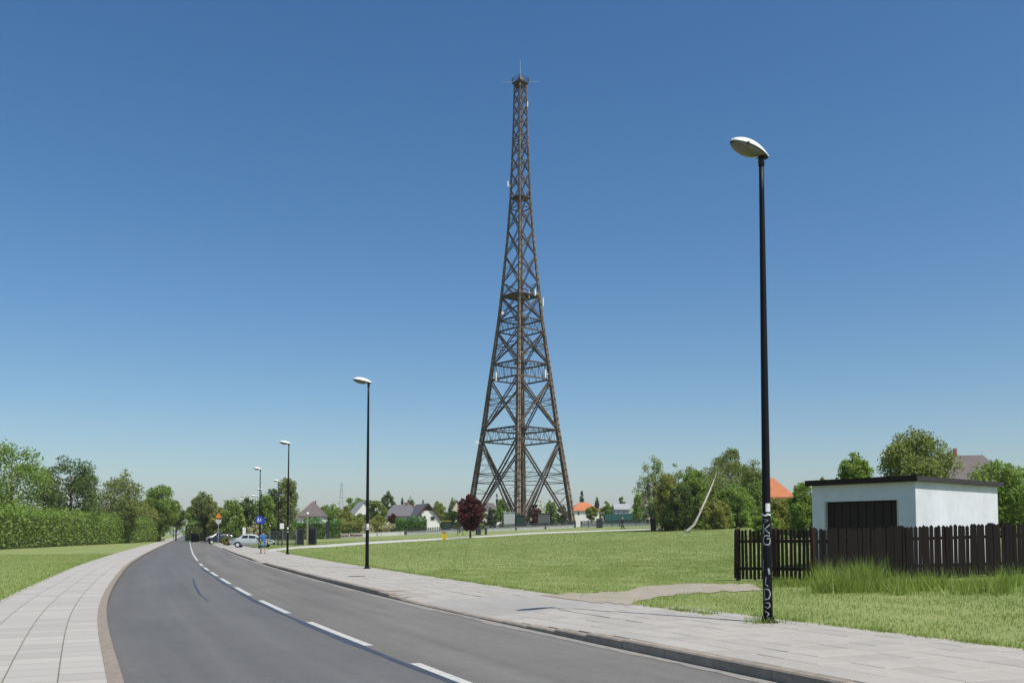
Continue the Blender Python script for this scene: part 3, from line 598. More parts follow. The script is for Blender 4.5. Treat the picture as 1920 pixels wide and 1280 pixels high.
# stickers and painted letters wrapped on the posts
def ribbon(lampo, pts, wd, name, m, zoff=.002, closed=False):
    """polyline (x across, z up) as seen from the pavement side facing the photographer, laid on the post"""
    L = lampo.location; ec = Vector((-L.x, -L.y, 0)).normalized(); er = Vector((-ec.y, ec.x, 0)); er = Vector((-(-ec).y * -1, (-ec).x * -1, 0))
    er = Vector((-ec.y, ec.x, 0))
    P = []
    pts = list(pts) + ([pts[0]] if closed else [])
    for (x0, z0), (x1, z1) in zip(pts[:-1], pts[1:]):
        n = max(2, int(math.hypot(x1 - x0, z1 - z0) / .012)); P += [(x0 + (x1 - x0) * i / n, z0 + (z1 - z0) * i / n) for i in range(n)]
    P.append(pts[-1]); b = MB(); V = []; CR = [-1, 1] if wd < .03 else [-1, -.6, -.2, .2, .6, 1]; nc = len(CR)
    for i, (x, z) in enumerate(P):
        a, c = P[max(0, i - 1)], P[min(len(P) - 1, i + 1)]; dx, dz = c[0] - a[0], c[1] - a[1]; l = math.hypot(dx, dz) or 1; nx, nz = -dz / l * wd / 2, dx / l * wd / 2
        for sg in CR:
            xx_, z_ = x + sg * nx, z + sg * nz; r = prad(z_) + zoff; an = max(-1.5, min(1.5, xx_ / r)); q = ec * (r * math.cos(an)) + er * (r * math.sin(an)); V.append((q.x, q.y, z_))
    b.add(V, [(nc * i + j, nc * i + j + 1, nc * i + nc + j + 1, nc * i + nc + j) for i in range(len(P) - 1) for j in range(nc - 1)])
    o = b.build(name, m, lampo); o.rotation_euler = (0, 0, -lampo.rotation_euler.z); return o
A = LAMPS[0]
ribbon(A, [(.03, 1.84), (.03, 1.98)], .085, 'white_sticker', M_STICK)
ribbon(A, [(-.09, 1.80), (-.02, 1.775), (.02, 1.80), (.09, 1.785)], .032, 'torn_tape', M_STICK)
ribbon(A, [(-.055, 1.72), (.03, 1.70), (-.04, 1.66)], 0.009, 'graffiti_stroke', M_GRAF)
ribbon(A, [(-.05, 1.64), (-.05, 1.47)], 0.014, 'graffiti_letter', M_GRAF); ribbon(A, [(.055, 1.63), (-.035, 1.55), (.055, 1.475)], 0.017, 'graffiti_letter', M_GRAF)
ribbon(A, [(.05, 1.44), (-.035, 1.445), (-.065, 1.38), (-.045, 1.30), (.03, 1.29), (.06, 1.33), (.055, 1.40), (.0, 1.39)], 0.020, 'graffiti_letter', M_GRAF)
ribbon(A, [(-.075, 1.05), (-.08, .86)], 0.013, 'graffiti_drip', M_GRAF); ribbon(A, [(.02, .90), (.035, .80)], 0.032, 'graffiti_spot', M_GRAF)
ribbon(A, [(-.02, .76), (-.035, .64), (.01, .60)], 0.016, 'graffiti_stroke', M_GRAF)
ribbon(A, [(-.05, .56), (.02, .55), (.05, .48), (.02, .40), (-.05, .38)], 0.017, 'graffiti_letter', M_GRAF); ribbon(A, [(-.055, .56), (-.05, .38)], 0.012, 'graffiti_letter', M_GRAF)
ribbon(A, [(-.04, .33), (.02, .33), (.04, .28), (.0, .24), (-.05, .27)], 0.014, 'graffiti_letter', M_GRAF); ribbon(A, [(-.05, .20), (.02, .15), (-.02, .10)], 0.016, 'graffiti_letter', M_GRAF)
ribbon(LAMPS[1], [(.02, 1.72), (.02, 1.90)], .12, 'white_sticker', M_STICK); ribbon(LAMPS[1], [(-.08, 1.66), (.08, 1.68)], .05, 'torn_tape', M_STICK)
ribbon(LAMPS[2], [(0, 1.78), (0, 1.95)], .12, 'white_sticker', M_STICK); ribbon(LAMPS[2], [(-.08, 1.60), (.08, 1.60)], .05, 'torn_tape', M_STICK)

# ---------------------------------------------------------------- the timber radio tower
TY = 226.0; TX = (976 - 960) / F * TY; TZ = terr(TX, TY)
tower = empty('radio_tower', (TX, TY, TZ), R(45 - 4), 'tall tapering brown wooden lattice radio tower rising behind the lawn', 'tower')
def hy(y): return at(976, y, TY).z - TZ
PR = [(990, 104), (930, 95.5), (810, 75), (680, 56), (600, 44), (550, 38), (450, 27.2), (370, 20.8), (250, 15.2), (158, 12.6)]
hh = np.array([max(0, hy(y)) for y, r in PR]); rrp = np.array([r / F * TY for y, r in PR])
def legw(h): return float(np.interp(h, [0, 25, 60, 110], [1.22, .95, .55, .30]))
def rad(h): return float(np.interp(h, hh, rrp)) - legw(h) * .62
def corner(k, h):   # k 0..3, local frame: faces along x and y
    r = rad(h) / math.sqrt(2); sx, sy = ((-1, -1), (1, -1), (1, 1), (-1, 1))[k]; return Vector((sx * r, sy * r, h))
HT = hy(158)
ylev = [828, 806, 712, 683, 622, 601, 556, 530, 480, 432, 391, 356, 324, 295, 268, 243, 219, 197, 177, 158]
lev = [0.0] + [hy(y) for y in ylev]
FN = [Vector((0, -1, 0)), Vector((1, 0, 0)), Vector((0, 1, 0)), Vector((-1, 0, 0))]
brk = [0, 2, 4.5] + list(np.arange(7, HT - 1, 3.2)) + [HT]
for k in range(4):
    b = MB()
    for h0, h1 in zip(brk[:-1], brk[1:]):
        a, c = corner(k, h0), corner(k, h1); w0, w1 = legw(h0), legw(h1)
        for i in (-1, 1):
            for j in (-1, 1):
                o0 = Vector((i * w0 * .29, j * w0 * .29, 0)); o1 = Vector((i * w1 * .29, j * w1 * .29, 0))
                b.beam(a + o0, c + o1, w0 * .40, w0 * .40, (1, 0, 0), w1 * .40)
    b.build('leg', M_TIMB, tower)
    b = MB()
    for h in np.arange(1.2, HT, 1.6):
        p = corner(k, h); wv = legw(h); b.box(p, (wv * 1.04, wv * .7, .34)); b.box(p + Vector((0, 0, .5)), (wv * .7, wv * 1.04, .34))
    tag(b.build('spacer_blocks', M_TIMB2, tower), kind='stuff')
    b = MB(); c0 = corner(k, 0); b.rings([[Vector((c0.x + x * q, c0.y + y * q, z)) for x, y in ((-1, -1), (1, -1), (1, 1), (-1, 1))] for q, z in ((1.5, -1.0), (1.35, .3), (1.0, .75))]); b.build('foundation', M_CONC, tower)
def thick(h): return float(np.interp(h, [0, 25, 60, 110], [.32, .26, .16, .095]))
def gapo(h): return float(np.interp(h, [0, 60, 110], [.50, .24, .10]))
def brace(name, a, b, fn, t, gp, m=M_BRACE, dbl=True):
    mbx = MB()
    for sg in ((-1, 1) if dbl else (0,)): mbx.beam(a, b, t, t, fn, off=fn * (sg * gp))
    return mbx.build(name, m, tower)
BELT = {1: 2, 3: 4, 5: 6}     # index into lev: lower chord -> upper chord
def lerp(a, b, t): return a + (b - a) * t
for f in range(4):
    k0, k1 = f, (f + 1) % 4; fn = FN[f]; sec = MB()
    # belts: two chords with lattice between
    for lo_, up_ in BELT.items():
        h0, h1 = lev[lo_], lev[up_] if up_ != 6 else lev[6]
        if lo_ == 5: h0, h1 = lev[5], lev[6]
        a0, b0, a1, b1 = corner(k0, h0), corner(k1, h0), corner(k0, h1), corner(k1, h1); t = thick(h0) * .9
        brace('belt_chord', a0, b0, fn, t, gapo(h0) * 1.1); brace('belt_chord', a1, b1, fn, t, gapo(h0) * 1.1)
        n = 8
        for i in range(n):
            t0, t1 = i / n, (i + 1) / n
            p, q = (lerp(a0, b0, t0), lerp(a1, b1, t1)) if i % 2 == 0 else (lerp(a1, b1, t0), lerp(a0, b0, t1))
            sec.beam(p, q, t * .30, t * .30, fn); sec.beam(lerp(a0, b0, t1), lerp(a1, b1, t1), t * .26, t * .26, fn)
    # big crossed panels
    for (i0, i1) in ((0, 1), (2, 3), (4, 5), (6, 7)):
        h0, h1 = lev[i0], lev[i1]; a0, b0, a1, b1 = corner(k0, h0), corner(k1, h0), corner(k0, h1), corner(k1, h1); t = thick((h0 + h1) / 2)
        brace('cross_brace', a0, b1, fn, t, gapo(h0)); brace('cross_brace', b0, a1, fn, t * .98, gapo(h0) * .93)
        w0, w1 = (b0 - a0).length, (b1 - a1).length; tc_ = w0 / (w0 + w1); hc = h0 + (h1 - h0) * tc_; dh = (h1 - h0) * .045
        if i0 in (0, 2, 4):
            for s in (-1, 1): brace('tie_beam', corner(k0, hc + s * dh * 1.15), corner(k1, hc + s * dh * 1.15), fn, t * .42, gapo(h0) * .6)
        # secondary struts between leg and diagonals
        for (ca, d0, d1) in ((k0, a0, b1), (k0, a1, b0), (k1, b0, a1), (k1, b1, a0)):
            up = d0.z > d1.z
            for q, q2 in ((.14, .27), (.27, .40), (.40, .47)):
                pd = lerp(d0, d1, q); pl = corner(ca, pd.z); pl2 = corner(ca, lerp(d0, d1, q2).z)
                sec.beam(pl, pd, t * .30, t * .30, fn); sec.beam(pl2, pd, t * .26, t * .26, fn); 
    # smaller panels above the middle platform
    for i in range(7, len(lev) - 1):
        h0, h1 = lev[i], lev[i + 1]; a0, b0, a1, b1 = corner(k0, h0), corner(k1, h0), corner(k0, h1), corner(k1, h1); t = thick(h0) * .92; g_ = gapo(h0) * .9
        brace('cross_brace', a0, b1, fn, t, g_); brace('cross_brace', b0, a1, fn, t * .97, g_ * .9)
        if i in (7, 11, 15) : brace('belt_chord', a0, b0, fn, t, g_)
        hm = (h0 + h1) / 2; w0, w1 = (b0 - a0).length, (b1 - a1).length; hc = h0 + (h1 - h0) * w0 / (w0 + w1)
        sec.beam(corner(k0, hc), corner(k1, hc), t * .5, t * .5, fn)
    tag(sec.build('secondary_bracing', M_TIMB2, tower), kind='stuff')
def deck(name, h, over, tck, m): r = rad(h) / math.sqrt(2) + over; return MB().box((0, 0, h), (2 * r, 2 * r, tck)).build(name, m, tower)
deck('platform', lev[7], .25, .35, M_TIMB2); deck('upper_landing', hy(372), .15, .3, M_TIMB2)
pl = MB(); r = rad(HT) / math.sqrt(2) + .42; pl.rings([[Vector((x * q, y * q, z)) for x, y in ((-1, -1), (1, -1), (1, 1), (-1, 1))] for q, z in ((.7, HT - .9), (r, HT + .1), (r, HT + .45))]); topd = pl.build('top_platform', M_TIMB2, tower)
rl = MB()
for sx, sy in ((-1, -1), (1, -1), (1, 1), (-1, 1)): rl.beam((sx * r, sy * r, HT + .4), (sx * r, sy * r, HT + 1.6), .12)
for z in (HT + 1.0, HT + 1.6):
    for i in range(4):
        c_ = ((-1, -1), (1, -1), (1, 1), (-1, 1)); p, q = c_[i], c_[(i + 1) % 4]; rl.beam((p[0] * r, p[1] * r, z), (q[0] * r, q[1] * r, z), .08)
rl.build('railing', M_DSTEEL, topd)
MB().rings([[Vector((x * q, y * q, z)) for x, y in ((-1, -1), (1, -1), (1, 1), (-1, 1))] for q, z in ((.55, HT + .4), (.5, HT + 1.7), (.12, HT + 2.2))]).build('beacon_housing', M_TIMB, topd)
MB().tube([(0, 0, HT + 2), (0, 0, HT + 4), (0, 0, hy(112))], [.10, .07, .035], 6).build('spire', M_STEEL, tower)
for x in (-1, 1):
    v = Vector((math.cos(R(-41)), math.sin(R(-41)), 0)) * x; MB().tube([v * .5 + Vector((0, 0, HT + .55)), v * 4.9 + Vector((0, 0, HT + .55 + .1 * x))], [.07, .04], 6).build('spar', M_STEEL, tower)
# ladder run and cable tray up the middle, mid platforms inside the belts
ld = MB()
for x in (-.25, .25): ld.beam((x, .6, 0), (x, .3, HT), .08)
for h in np.arange(.5, HT, .9): ld.beam((-.25, .6 - .3 * h / HT, h), (.25, .6 - .3 * h / HT, h), .05)
ld.build('ladder', M_DSTEEL, tower)
for li in (2, 4, 6):
    pb2 = MB(); h = lev[li]; a, b, c, d = (corner(i, h) for i in range(4)); t = thick(h) * .7
    pb2.beam(a, c, t, t); pb2.beam(b, d, t * .98, t * .9); m_ = [(a + b) / 2, (b + c) / 2, (c + d) / 2, (d + a) / 2]
    for i in range(4): pb2.beam(m_[i], m_[(i + 1) % 4], t * .8, t * .75)
    pb2.box((0, 0, h + .3), (2.6 if li < 6 else 2, 2.4, .2)); pb2.build('plan_bracing', M_TIMB2, tower)
def ant(px, py, w_, h_, kind):
    P = at(px, py, TY - 2); q = Vector((P.x - TX, P.y - TY, P.z - TZ)); a = -tower.rotation_euler.z; q = Vector((q.x * math.cos(a) - q.y * math.sin(a), q.x * math.sin(a) + q.y * math.cos(a), q.z))
    k = min(range(4), key=lambda i: (corner(i, q.z) - q).length); leg = corner(k, q.z)
    b = MB()
    if kind == 'panel': b.box(q, (w_, w_, h_)); b.beam(q, leg, .12)
    else: b.tube([q, q + Vector((-.3, -.3, 0)), q + Vector((-.55, -.55, 0))], [w_ * .35, w_ * .5, w_ * .5], 12); b.beam(q, leg, .12)
    b.build('panel_antenna' if kind == 'panel' else 'dish_antenna', M_WHITE, tower)
ant(1018, 566, .30, 2.0, 'panel'); ant(930, 706, .35, 2.2, 'panel'); ant(1003, 548, .35, 1.6, 'panel'); ant(986, 664, .9, .9, 'dish'); ant(895, 829, .9, .9, 'dish'); ant(1022, 700, .35, 2.0, 'panel'); ant(943, 588, .7, .7, 'dish'); ant(992, 552, .3, 1.8, 'panel'); ant(989, 195, .2, 1.4, 'panel'); ant(952, 345, .25, 1.4, 'panel')

# ---------------------------------------------------------------- picket fence and garage on the right
fl = gnd(1379, 1088); fr_ = gnd(1524, 1092)
def picket_fence(a, b, label, h, step, wdt, posts, zj=.02, M_FENCE=M_FENCE):
    root = empty('picket_fence', a, 0, label, 'fence'); d = b - a; L = d.length; ang = math.atan2(d.y, d.x)
    ms = []
    for v in range(4):
        hh_ = h * (1 + random.uniform(-.015, .015)); wv = wdt * random.uniform(.92, 1.05); t = .022
        prof = [(-wv / 2, .05), (wv / 2, .05), (wv / 2, hh_ - .05), (0, hh_), (-wv / 2, hh_ - .05)]
        m_ = MB(); vs = [(x, y, z) for y in (-t / 2, t / 2) for x, z in prof]; m_.add(vs, [tuple(range(5)), tuple(reversed(range(5, 10)))] + [(i, i + 5, (i + 1) % 5 + 5, (i + 1) % 5) for i in range(5)]); ms.append(m_.mesh('picket', M_FENCE))
    n = int(L / step)
    for i in range(n + 1):
        q = d * (i / n); g_ = terr(a.x + q.x, a.y + q.y) - a.z
        o = link('picket', ms[i % 4], root, (q.x, q.y - .0, g_ + random.uniform(-zj, zj)), ang); o.rotation_euler = (random.uniform(-.012, .012), random.uniform(-.014, .014), ang)
    for z in (.35, h - .35):
        r_ = MB(); nrm = Vector((-d.y, d.x, 0)).normalized() * .045; r_.beam(Vector((0, 0, z)) + nrm, Vector((d.x, d.y, z + d.z)) + nrm, .05, .08); r_.build('rail', M_FENCE, root)
    for q in posts:
        p = d * q + Vector((-d.y, d.x, 0)).normalized() * .13; MB().box((p.x, p.y, h * .5 + d.z * q), (.11, .11, h * 1.02)).build('post', M_FENCE, root)
    return root
FH = 1.46
picket_fence(fl, fr_, 'dark brown picket fence with gaps, standing behind the near lamp post', FH, .118, .078, (0.01, .5, .98))
g2 = Vector((fr_.x + .10, fr_.y + .25, terr(fr_.x + .1, fr_.y + .25))); g3 = Vector((fr_.x + 7.4, fr_.y + .1, terr(fr_.x + 7.4, fr_.y + .1)))
picket_fence(g2, g3, 'closely boarded dark fence in front of the garage', FH * .98, .105, .096, (0.01, .33, .66, .99), M_FENCE=M_FENCE_SHADE)
GYc = 30.6; gc = Vector(((1523 - 960) / F * GYc, GYc, 0)); gc.z = terr(gc.x, gc.y); gang = math.atan2(-.78, .62)
gar = empty('garage', gc, gang, 'flat-roofed white garage with dark brown door behind the fence', 'garage')
GH = at(1523, 910, GYc).z - gc.z; GW, GD = 3.6, 5.6; DT = at(1560, 940, GYc - .7).z - gc.z
wl_ = MB(); wl_.box((.23, .12, GH / 2 - .1), (.46, .24, GH + .2)); wl_.box((GW - .28, .12, GH / 2 - .1), (.56, .24, GH + .2)); wl_.box(((.46 + GW - .56) / 2, .122, (DT + GH) / 2), (GW - 1.02, .236, GH - DT))
wl_.box((.12, GD / 2 + .12, GH / 2 - .1), (.236, GD - .24, GH + .196)); wl_.box((GW - .12, GD / 2 + .12, GH / 2 - .1), (.236, GD - .24, GH + .196)); wl_.box((GW / 2, GD - .1, GH / 2 - .1), (GW - .48, .2, GH + .19)); wl_.build('wall', M_GWALL, gar)
rf = MB().box((GW / 2, GD / 2, GH + .07), (GW + .28, GD + .3, .15)).build('roof', mat('bitumen_roof', (.05, .045, .05), .8, .3, 3), gar)
MB().box((GW / 2, -.165, GH + .07), (GW + .30, .03, .19)).build('fascia', M_FENCE, rf)
dw = GW - 1.02; dr = MB().box((.46 + dw / 2, .17, DT / 2), (dw - .06, .05, DT - .03)).build('door', M_GDOOR, gar)
for i in range(9): MB().box((.46 + dw * (i + .5) / 9, .135, DT / 2), (dw / 9 - .022, .03, DT - .09)).build('door_board', M_GDOOR, dr)
fm = MB(); fm.box((.462 + .02, .12, DT / 2), (.05, .25, DT)); fm.box((GW - .56 - .022, .12, DT / 2), (.05, .25, DT)); fm.build('door_frame', mat('pale_frame', (.55, .5, .42), .8, .2), gar)
MB().box((GW - .9, .10, 1.0), (.14, .05, .03)).build('handle', M_STEEL, dr)
yard = [Vector((g2.x + .3, g2.y + .6, 0)), Vector((g3.x + 4, g3.y + .5, 0)), Vector((g3.x + 4, g3.y + 3, 0)), Vector((g2.x + .3, g2.y + 3, 0))]

# ---------------------------------------------------------------- houses
def house(name, label, x0, x1, yr, ye, Y, depth, rot=0, wall=W_WHITE, roof=R_GREY, gable=True, wins=(), chim=(), timber=False, door=False, hip=0):
    """gable=True: the gable end faces us (width x0..x1), else the eaves side does. yr, ye: pixel rows of ridge and eaves"""
    xc = (x0 + x1) / 2; b = onground(xc, Y); wd = (x1 - x0) / F * Y; zr = at(xc, yr, Y).z - b.z; ze = at(xc, ye, Y).z - b.z
    root = empty(name, b, rot, label, 'house'); wv = MB(); ov = .45
    W, D = (wd, depth) if gable else (depth, wd)       # W across the ridge, D along it
    def loc(x, y, z): return Vector((x, y + D / 2, z)) if gable else Vector((y, W / 2 - x * 1.0, z))
    hw = W / 2 - ov
    prof = [(-hw, -.6), (hw, -.6), (hw, ze), (0, (ze + .01) if hip else zr - .12), (-hw, ze)]
    v = [loc(x, s * (D / 2 - .3), z) for s in (-1, 1) for x, z in prof]; wv.add(v, [(0, 1, 2, 3, 4), (9, 8, 7, 6, 5)] + [(i, i + 5, (i + 1) % 5 + 5, (i + 1) % 5) for i in range(5)]); wv.build('wall', wall, root)
    sl_ = (zr - ze) / hw; r = MB(); t = .18; hx = W / 2
    for sg in (-1, 1):
        p = []
        for s in (-1, 1):
            e0 = (sg * hx, ze - sl_ * ov * 1.0); hp = hip * (1 if s < 0 else 1)
            p += [loc(e0[0], s * D / 2, e0[1]), loc(0, s * (D / 2 - hp), zr), loc(0, s * (D / 2 - hp), zr + t), loc(e0[0], s * D / 2, e0[1] + t)]
        r.add(p, [(0, 1, 2, 3), (7, 6, 5, 4), (0, 4, 5, 1), (1, 5, 6, 2), (2, 6, 7, 3), (3, 7, 4, 0)])
    if hip:
        for s in (-1, 1): r.add([loc(-hx, s * D / 2, ze - sl_ * ov + t), loc(hx, s * D / 2, ze - sl_ * ov + t), loc(0, s * (D / 2 - hip), zr + t)], [(0, 1, 2)])
    ro = r.build('roof', roof, root)
    front = -.06 if not gable else .24
    for (px, py, pw, ph) in wins:
        q = at(px, py, Y) - b; ww, wh = pw / F * Y, ph / F * Y; fy = (-D / 2 + .3 + D / 2) - .04 if gable else .0
        fy = .27 if gable else ov - .04
        o = MB().box((q.x, fy, q.z), (ww, .1, wh)).build('window', W_FRAME, root); MB().box((q.x, fy - .06, q.z), (ww * .8, .04, wh * .82)).build('pane', W_GLASS, o)
    for (px, py, pw) in chim:
        q = at(px, py, Y) - b; cw = pw / F * Y; yc = D * .35 if gable else W / 2; MB().box((q.x, yc, (q.z + ze) / 2 + .2), (cw, cw * .8, q.z - ze + .4)).build('chimney', W_BRICK, ro)
    if timber and gable:
        tb = MB(); zt = ze + (zr - ze) * .52; hwz = hw * .46; tb.add([(-hwz, .255, zt), (hwz, .255, zt), (0, .255, zr - .3), (-hwz, .30, zt), (hwz, .30, zt), (0, .30, zr - .3)], [(2, 1, 0), (3, 4, 5), (0, 1, 4, 3), (1, 2, 5, 4), (2, 0, 3, 5)]); tb.build('timber_gable', W_WOOD, root)
        bb = MB()
        for sg in (-1, 1): bb.beam(Vector((sg * hx, -.03, ze - sl_ * ov + .03)), Vector((0, -.03, zr + .03)), .30, .5, (0, 1, 0))
        bb.build('barge_board', W_WOOD, ro)
    if door: MB().box((wd * .25, .27 if gable else ov - .04, 1.0), (1.0, .1, 2.0)).build('door', W_DOOR, root)
    return root
house('chalet_house', 'white chalet with timbered gable facing the park', 776, 829, 944, 970, 220, 12, R(20), W_WHITE, R_GREY, True, ((812, 971, 9, 8), (797, 969, 4, 6), (789, 966, 4, 5)), (), True, False)
house('long_house', 'long grey-roofed house joined to the left of the chalet', 718, 782, 946, 966, 226, 10, 0, W_WHITE, R_GREY, False, ((745, 972, 5, 5), (765, 972, 5, 5)), ((757, 943, 6), (771, 943, 3)), hip=2)
house('gabled_house', 'brown-roofed house with steep roof and white window behind the metal fence', 556, 607, 939, 966, 205, 10, R(5), W_WHITE, R_BRN, False, ((590, 971, 5, 6), (580, 971, 3, 6)), ((586, 940, 3),), hip=3)
house('gabled_house', 'dark-roofed house half hidden behind the tall birch-like tree', 492, 526, 944, 966, 185, 10, R(-10), W_CREAM, R_BRN, True, ((500, 971, 3, 4),))
house('pale_house', 'pale grey-roofed house left of the second lamp post', 662, 704, 940, 962, 235, 9, R(20), W_WHITE, R_PALE, True, ((680, 966, 4, 4),))
house('pink_roof_house', 'house with pinkish roof peeping out left of the purple tree', 843, 872, 938, 960, 270, 10, R(8), W_CREAM, R_PINK, True, ((860, 964, 4, 4),))
house('dark_roof_house', 'house with brown roof between purple tree and tower leg', 894, 925, 942, 962, 275, 10, R(-14), W_WHITE, R_BRN, True, ((912, 964, 4, 5),))
house('orange_roof_house', 'low house with orange tiled roof right of the tower', 1070, 1126, 941, 956, 285, 10, R(4), W_WHITE, R_ORANGE, False, ((1085, 962, 4, 5), (1100, 962, 4, 5), (1118, 962, 4, 5)), hip=3.5)
house('grey_blue_house', 'grey-blue house beyond the turquoise screen fence', 1152, 1182, 944, 954, 290, 9, R(0), W_BLUE, R_PALE, False, ((1160, 959, 3, 4), (1170, 959, 3, 4)))
house('small_house', 'small white and red house half hidden by the silvery willow', 1206, 1232, 928, 944, 200, 8, R(12), W_CREAM, R_PINK, True, ((1214, 952, 4, 6),), door=True)
house('big_orange_house', 'large orange hipped roof showing above shrubs right of the near lamp post', 1408, 1492, 894, 930, 120, 9, R(-12), W_CREAM, R_ORANGE, False, ((1440, 950, 8, 8),), hip=2.6)
house('right_house', 'grey-roofed house beyond the trees at the far right', 1760, 1900, 850, 900, 110, 9, R(-8), W_WHITE, R_BRN, False, ((1790, 930, 9, 11), (1850, 930, 9, 11)), ((1815, 840, 6),), hip=2)

# ---------------------------------------------------------------- park walls, railings, boxes
def park_wall(label, x0, x1, Y0, Y1, rail=True, hb=.55, hr=1.25):
    a, b = onground(x0, Y0), onground(x1, Y1); d = b - a; L = d.length; n = max(1, int(L / 6)); root = empty('park_wall', a, 0, label, 'wall'); w_ = MB(); w_.beam(Vector((0, 0, hb / 2 - .1)), d + Vector((0, 0, hb / 2 - .1)), .4, hb + .2); w_.build('plinth', mat('pale_plinth', (.56, .55, .52), .9, .2, 1.5), root)
    cp = MB(); cp.beam(Vector((0, 0, hb + .04)), d + Vector((0, 0, hb + .04)), .5, .075); cp.build('coping', M_PATH, root)
    for i in range(n + 1):
        q = d * (i / n); MB().box((q.x, q.y, q.z + hr / 2), (.35, .46, hr + .1)).build('pillar', M_DSTEEL, root)
        if rail and i < n:
            m_ = MB(); e0, e1 = d * ((i + .04) / n), d * ((i + .96) / n)
            for z in (hb + .14, (hb + hr) / 2 + .07, hr): m_.beam(e0 + Vector((0, 0, z)), e1 + Vector((0, 0, z)), .10, .12)
            for j in range(23): p = e0.lerp(e1, j / 22); m_.beam(p + Vector((0, 0, hb + .1)), p + Vector((0, 0, hr)), .15)
            m_.build('railing_panel', M_DSTEEL, root)
    return root
park_wall('low park wall with dark railing left of the purple tree', 762, 862, 190, 188)
park_wall('low park wall with dark railing in front of the tower', 912, 1078, 186, 186)
park_wall('low park wall with dark railing right of the tower', 1090, 1238, 186, 178)
park_wall('low pale stone wall without railing below the cream bushes', 596, 758, 176, 190, False, .7, .7)
def box_thing(name, label, cat, x, ytop, wpx, Y, dep, m, cap=None, parts=0):
    b = onground(x, Y); h = at(x, ytop, Y).z - b.z; W = wpx / F * Y; r = empty(name, b, R(random.uniform(-8, 8)), label, cat)
    MB().box((0, 0, h / 2 - .05), (W, dep, h + .1)).build('body', m, r); MB().box((0, 0, h + .07), (W * 1.12, dep * 1.12, .1)).build('lid', cap or m, r)
    for i in range(parts): MB().box((-W / 2 + W * (i + .5) / parts, -dep / 2 - .02, h * .5), (W / parts * .86, .05, h * .86)).build('panel', cap or m, r)
    return r
M_GREYP = mat('grey_paint', (.42, .44, .44), .6, .15); M_DGREEN = mat('dark_green_paint', (.02, .045, .035), .6, .2); M_TURQ = mat('turquoise_mesh', (.05, .17, .15), .7, .2, 2); M_YEL = mat('yellow_paint', (.75, .48, .02), .5, .15)
box_thing('equipment_cabin', 'pale grey equipment cabin at the left foot of the near tower leg', 'cabin', 955, 961, 20, 198, 2.4, mat('pale_cabin', (.58, .62, .60), .7, .1), M_GREYP, 3)
box_thing('equipment_cabin', 'dark green cabin beside the near tower leg', 'cabin', 976, 966, 16, 198, 2, M_DGREEN, M_DGREEN, 2)
box_thing('equipment_cabin', 'grey slatted enclosure right of the near tower leg', 'cabin', 1020, 963, 22, 200, 2, mat('grey_slats', (.12, .13, .125), .8, .15), None, 6)
box_thing('info_board', 'dark information board by the path left of the walking person', 'board', 1124, 973, 12, 168, .3, M_DSTEEL, M_DSTEEL, 2)
box_thing('info_board', 'dark information board right behind the purple tree', 'board', 897, 985, 10, 146, .3, mat('board_grey', (.10, .10, .10), .7, .2), M_DSTEEL, 2)
box_thing('upright_panel', 'narrow black upright panel among the red flower beds', 'board', 615, 978, 7, 168, .6, M_DSTEEL, M_DSTEEL)  # unidentified dark upright, built as a plain black panel
box_thing('litter_bin', 'dark litter bin by the path near the purple tree', 'bin', 911, 988, 4, 146, .5, M_DSTEEL, M_STEEL)
box_thing('yellow_kiosk', 'low yellow kiosk behind the wall, left of the purple tree', 'kiosk', 838, 977, 15, 200, 1.5, M_DGREEN, M_YEL)
b = gnd(833, 1011.5); hyd = empty('yellow_bin', b, 0, 'small yellow bin with two panels beside the path', 'bin'); hh2 = at(833, 998, b.y).z - b.z
for x in (-.14, .14): MB().box((x, 0, hh2 * .45), (.24, .4, hh2 * .8)).build('compartment', M_YEL, hyd)
MB().tube([(0, 0, 0), (0, 0, hh2)], .07, 8).build('post', M_DSTEEL, hyd); MB().box((0, 0, hh2 * .98), (.5, .3, .16)).build('hood', W_BRICK, hyd)
# turquoise screen fence
a, b = onground(1134, 215), onground(1200, 212); d = b - a; tf = empty('screen_fence', a, 0, 'turquoise screen fence right of the tower behind the walking person', 'fence'); fh = at(1165, 963, 213).z - a.z
for i in range(5): 
    e0, e1 = d * (i / 5 + .005), d * ((i + 1) / 5 - .005); MB().beam(e0 + Vector((0, 0, fh / 2)), e1 + Vector((0, 0, fh / 2)), .06, fh).build('mesh_panel', M_TURQ, tf)
for i in range(6): q = d * (i / 5); MB().beam(q + Vector((0, .08, 0)), q + Vector((0, .08, fh + .2)), .09).build('post', M_DSTEEL, tf)
# thin wire fence along the far side of the path
wf = empty('wire_fence', onground(640, 118), 0, 'low wire fence with thin grey posts along the far side of the path', 'fence'); prev = None; W0 = wf.location
for q in pline([(610, 1018.5), (700, 1012.5), (830, 1006.5), (880, 1004), (1000, 997), (1130, 992.5), (1240, 989.5)], 19):
    p = gnd(*q) - W0; MB().tube([p - Vector((0, 0, .2)), p + Vector((0, 0, 1.15))], .03, 6).build('post', M_STEEL, wf)
    if prev is not None:
        m_ = MB()
        for z in (.3, .7, 1.1): m_.beam(prev + Vector((0, 0, z)), p + Vector((0, 0, z)), .012)
        m_.build('wire', M_STEEL, wf)
    prev = p
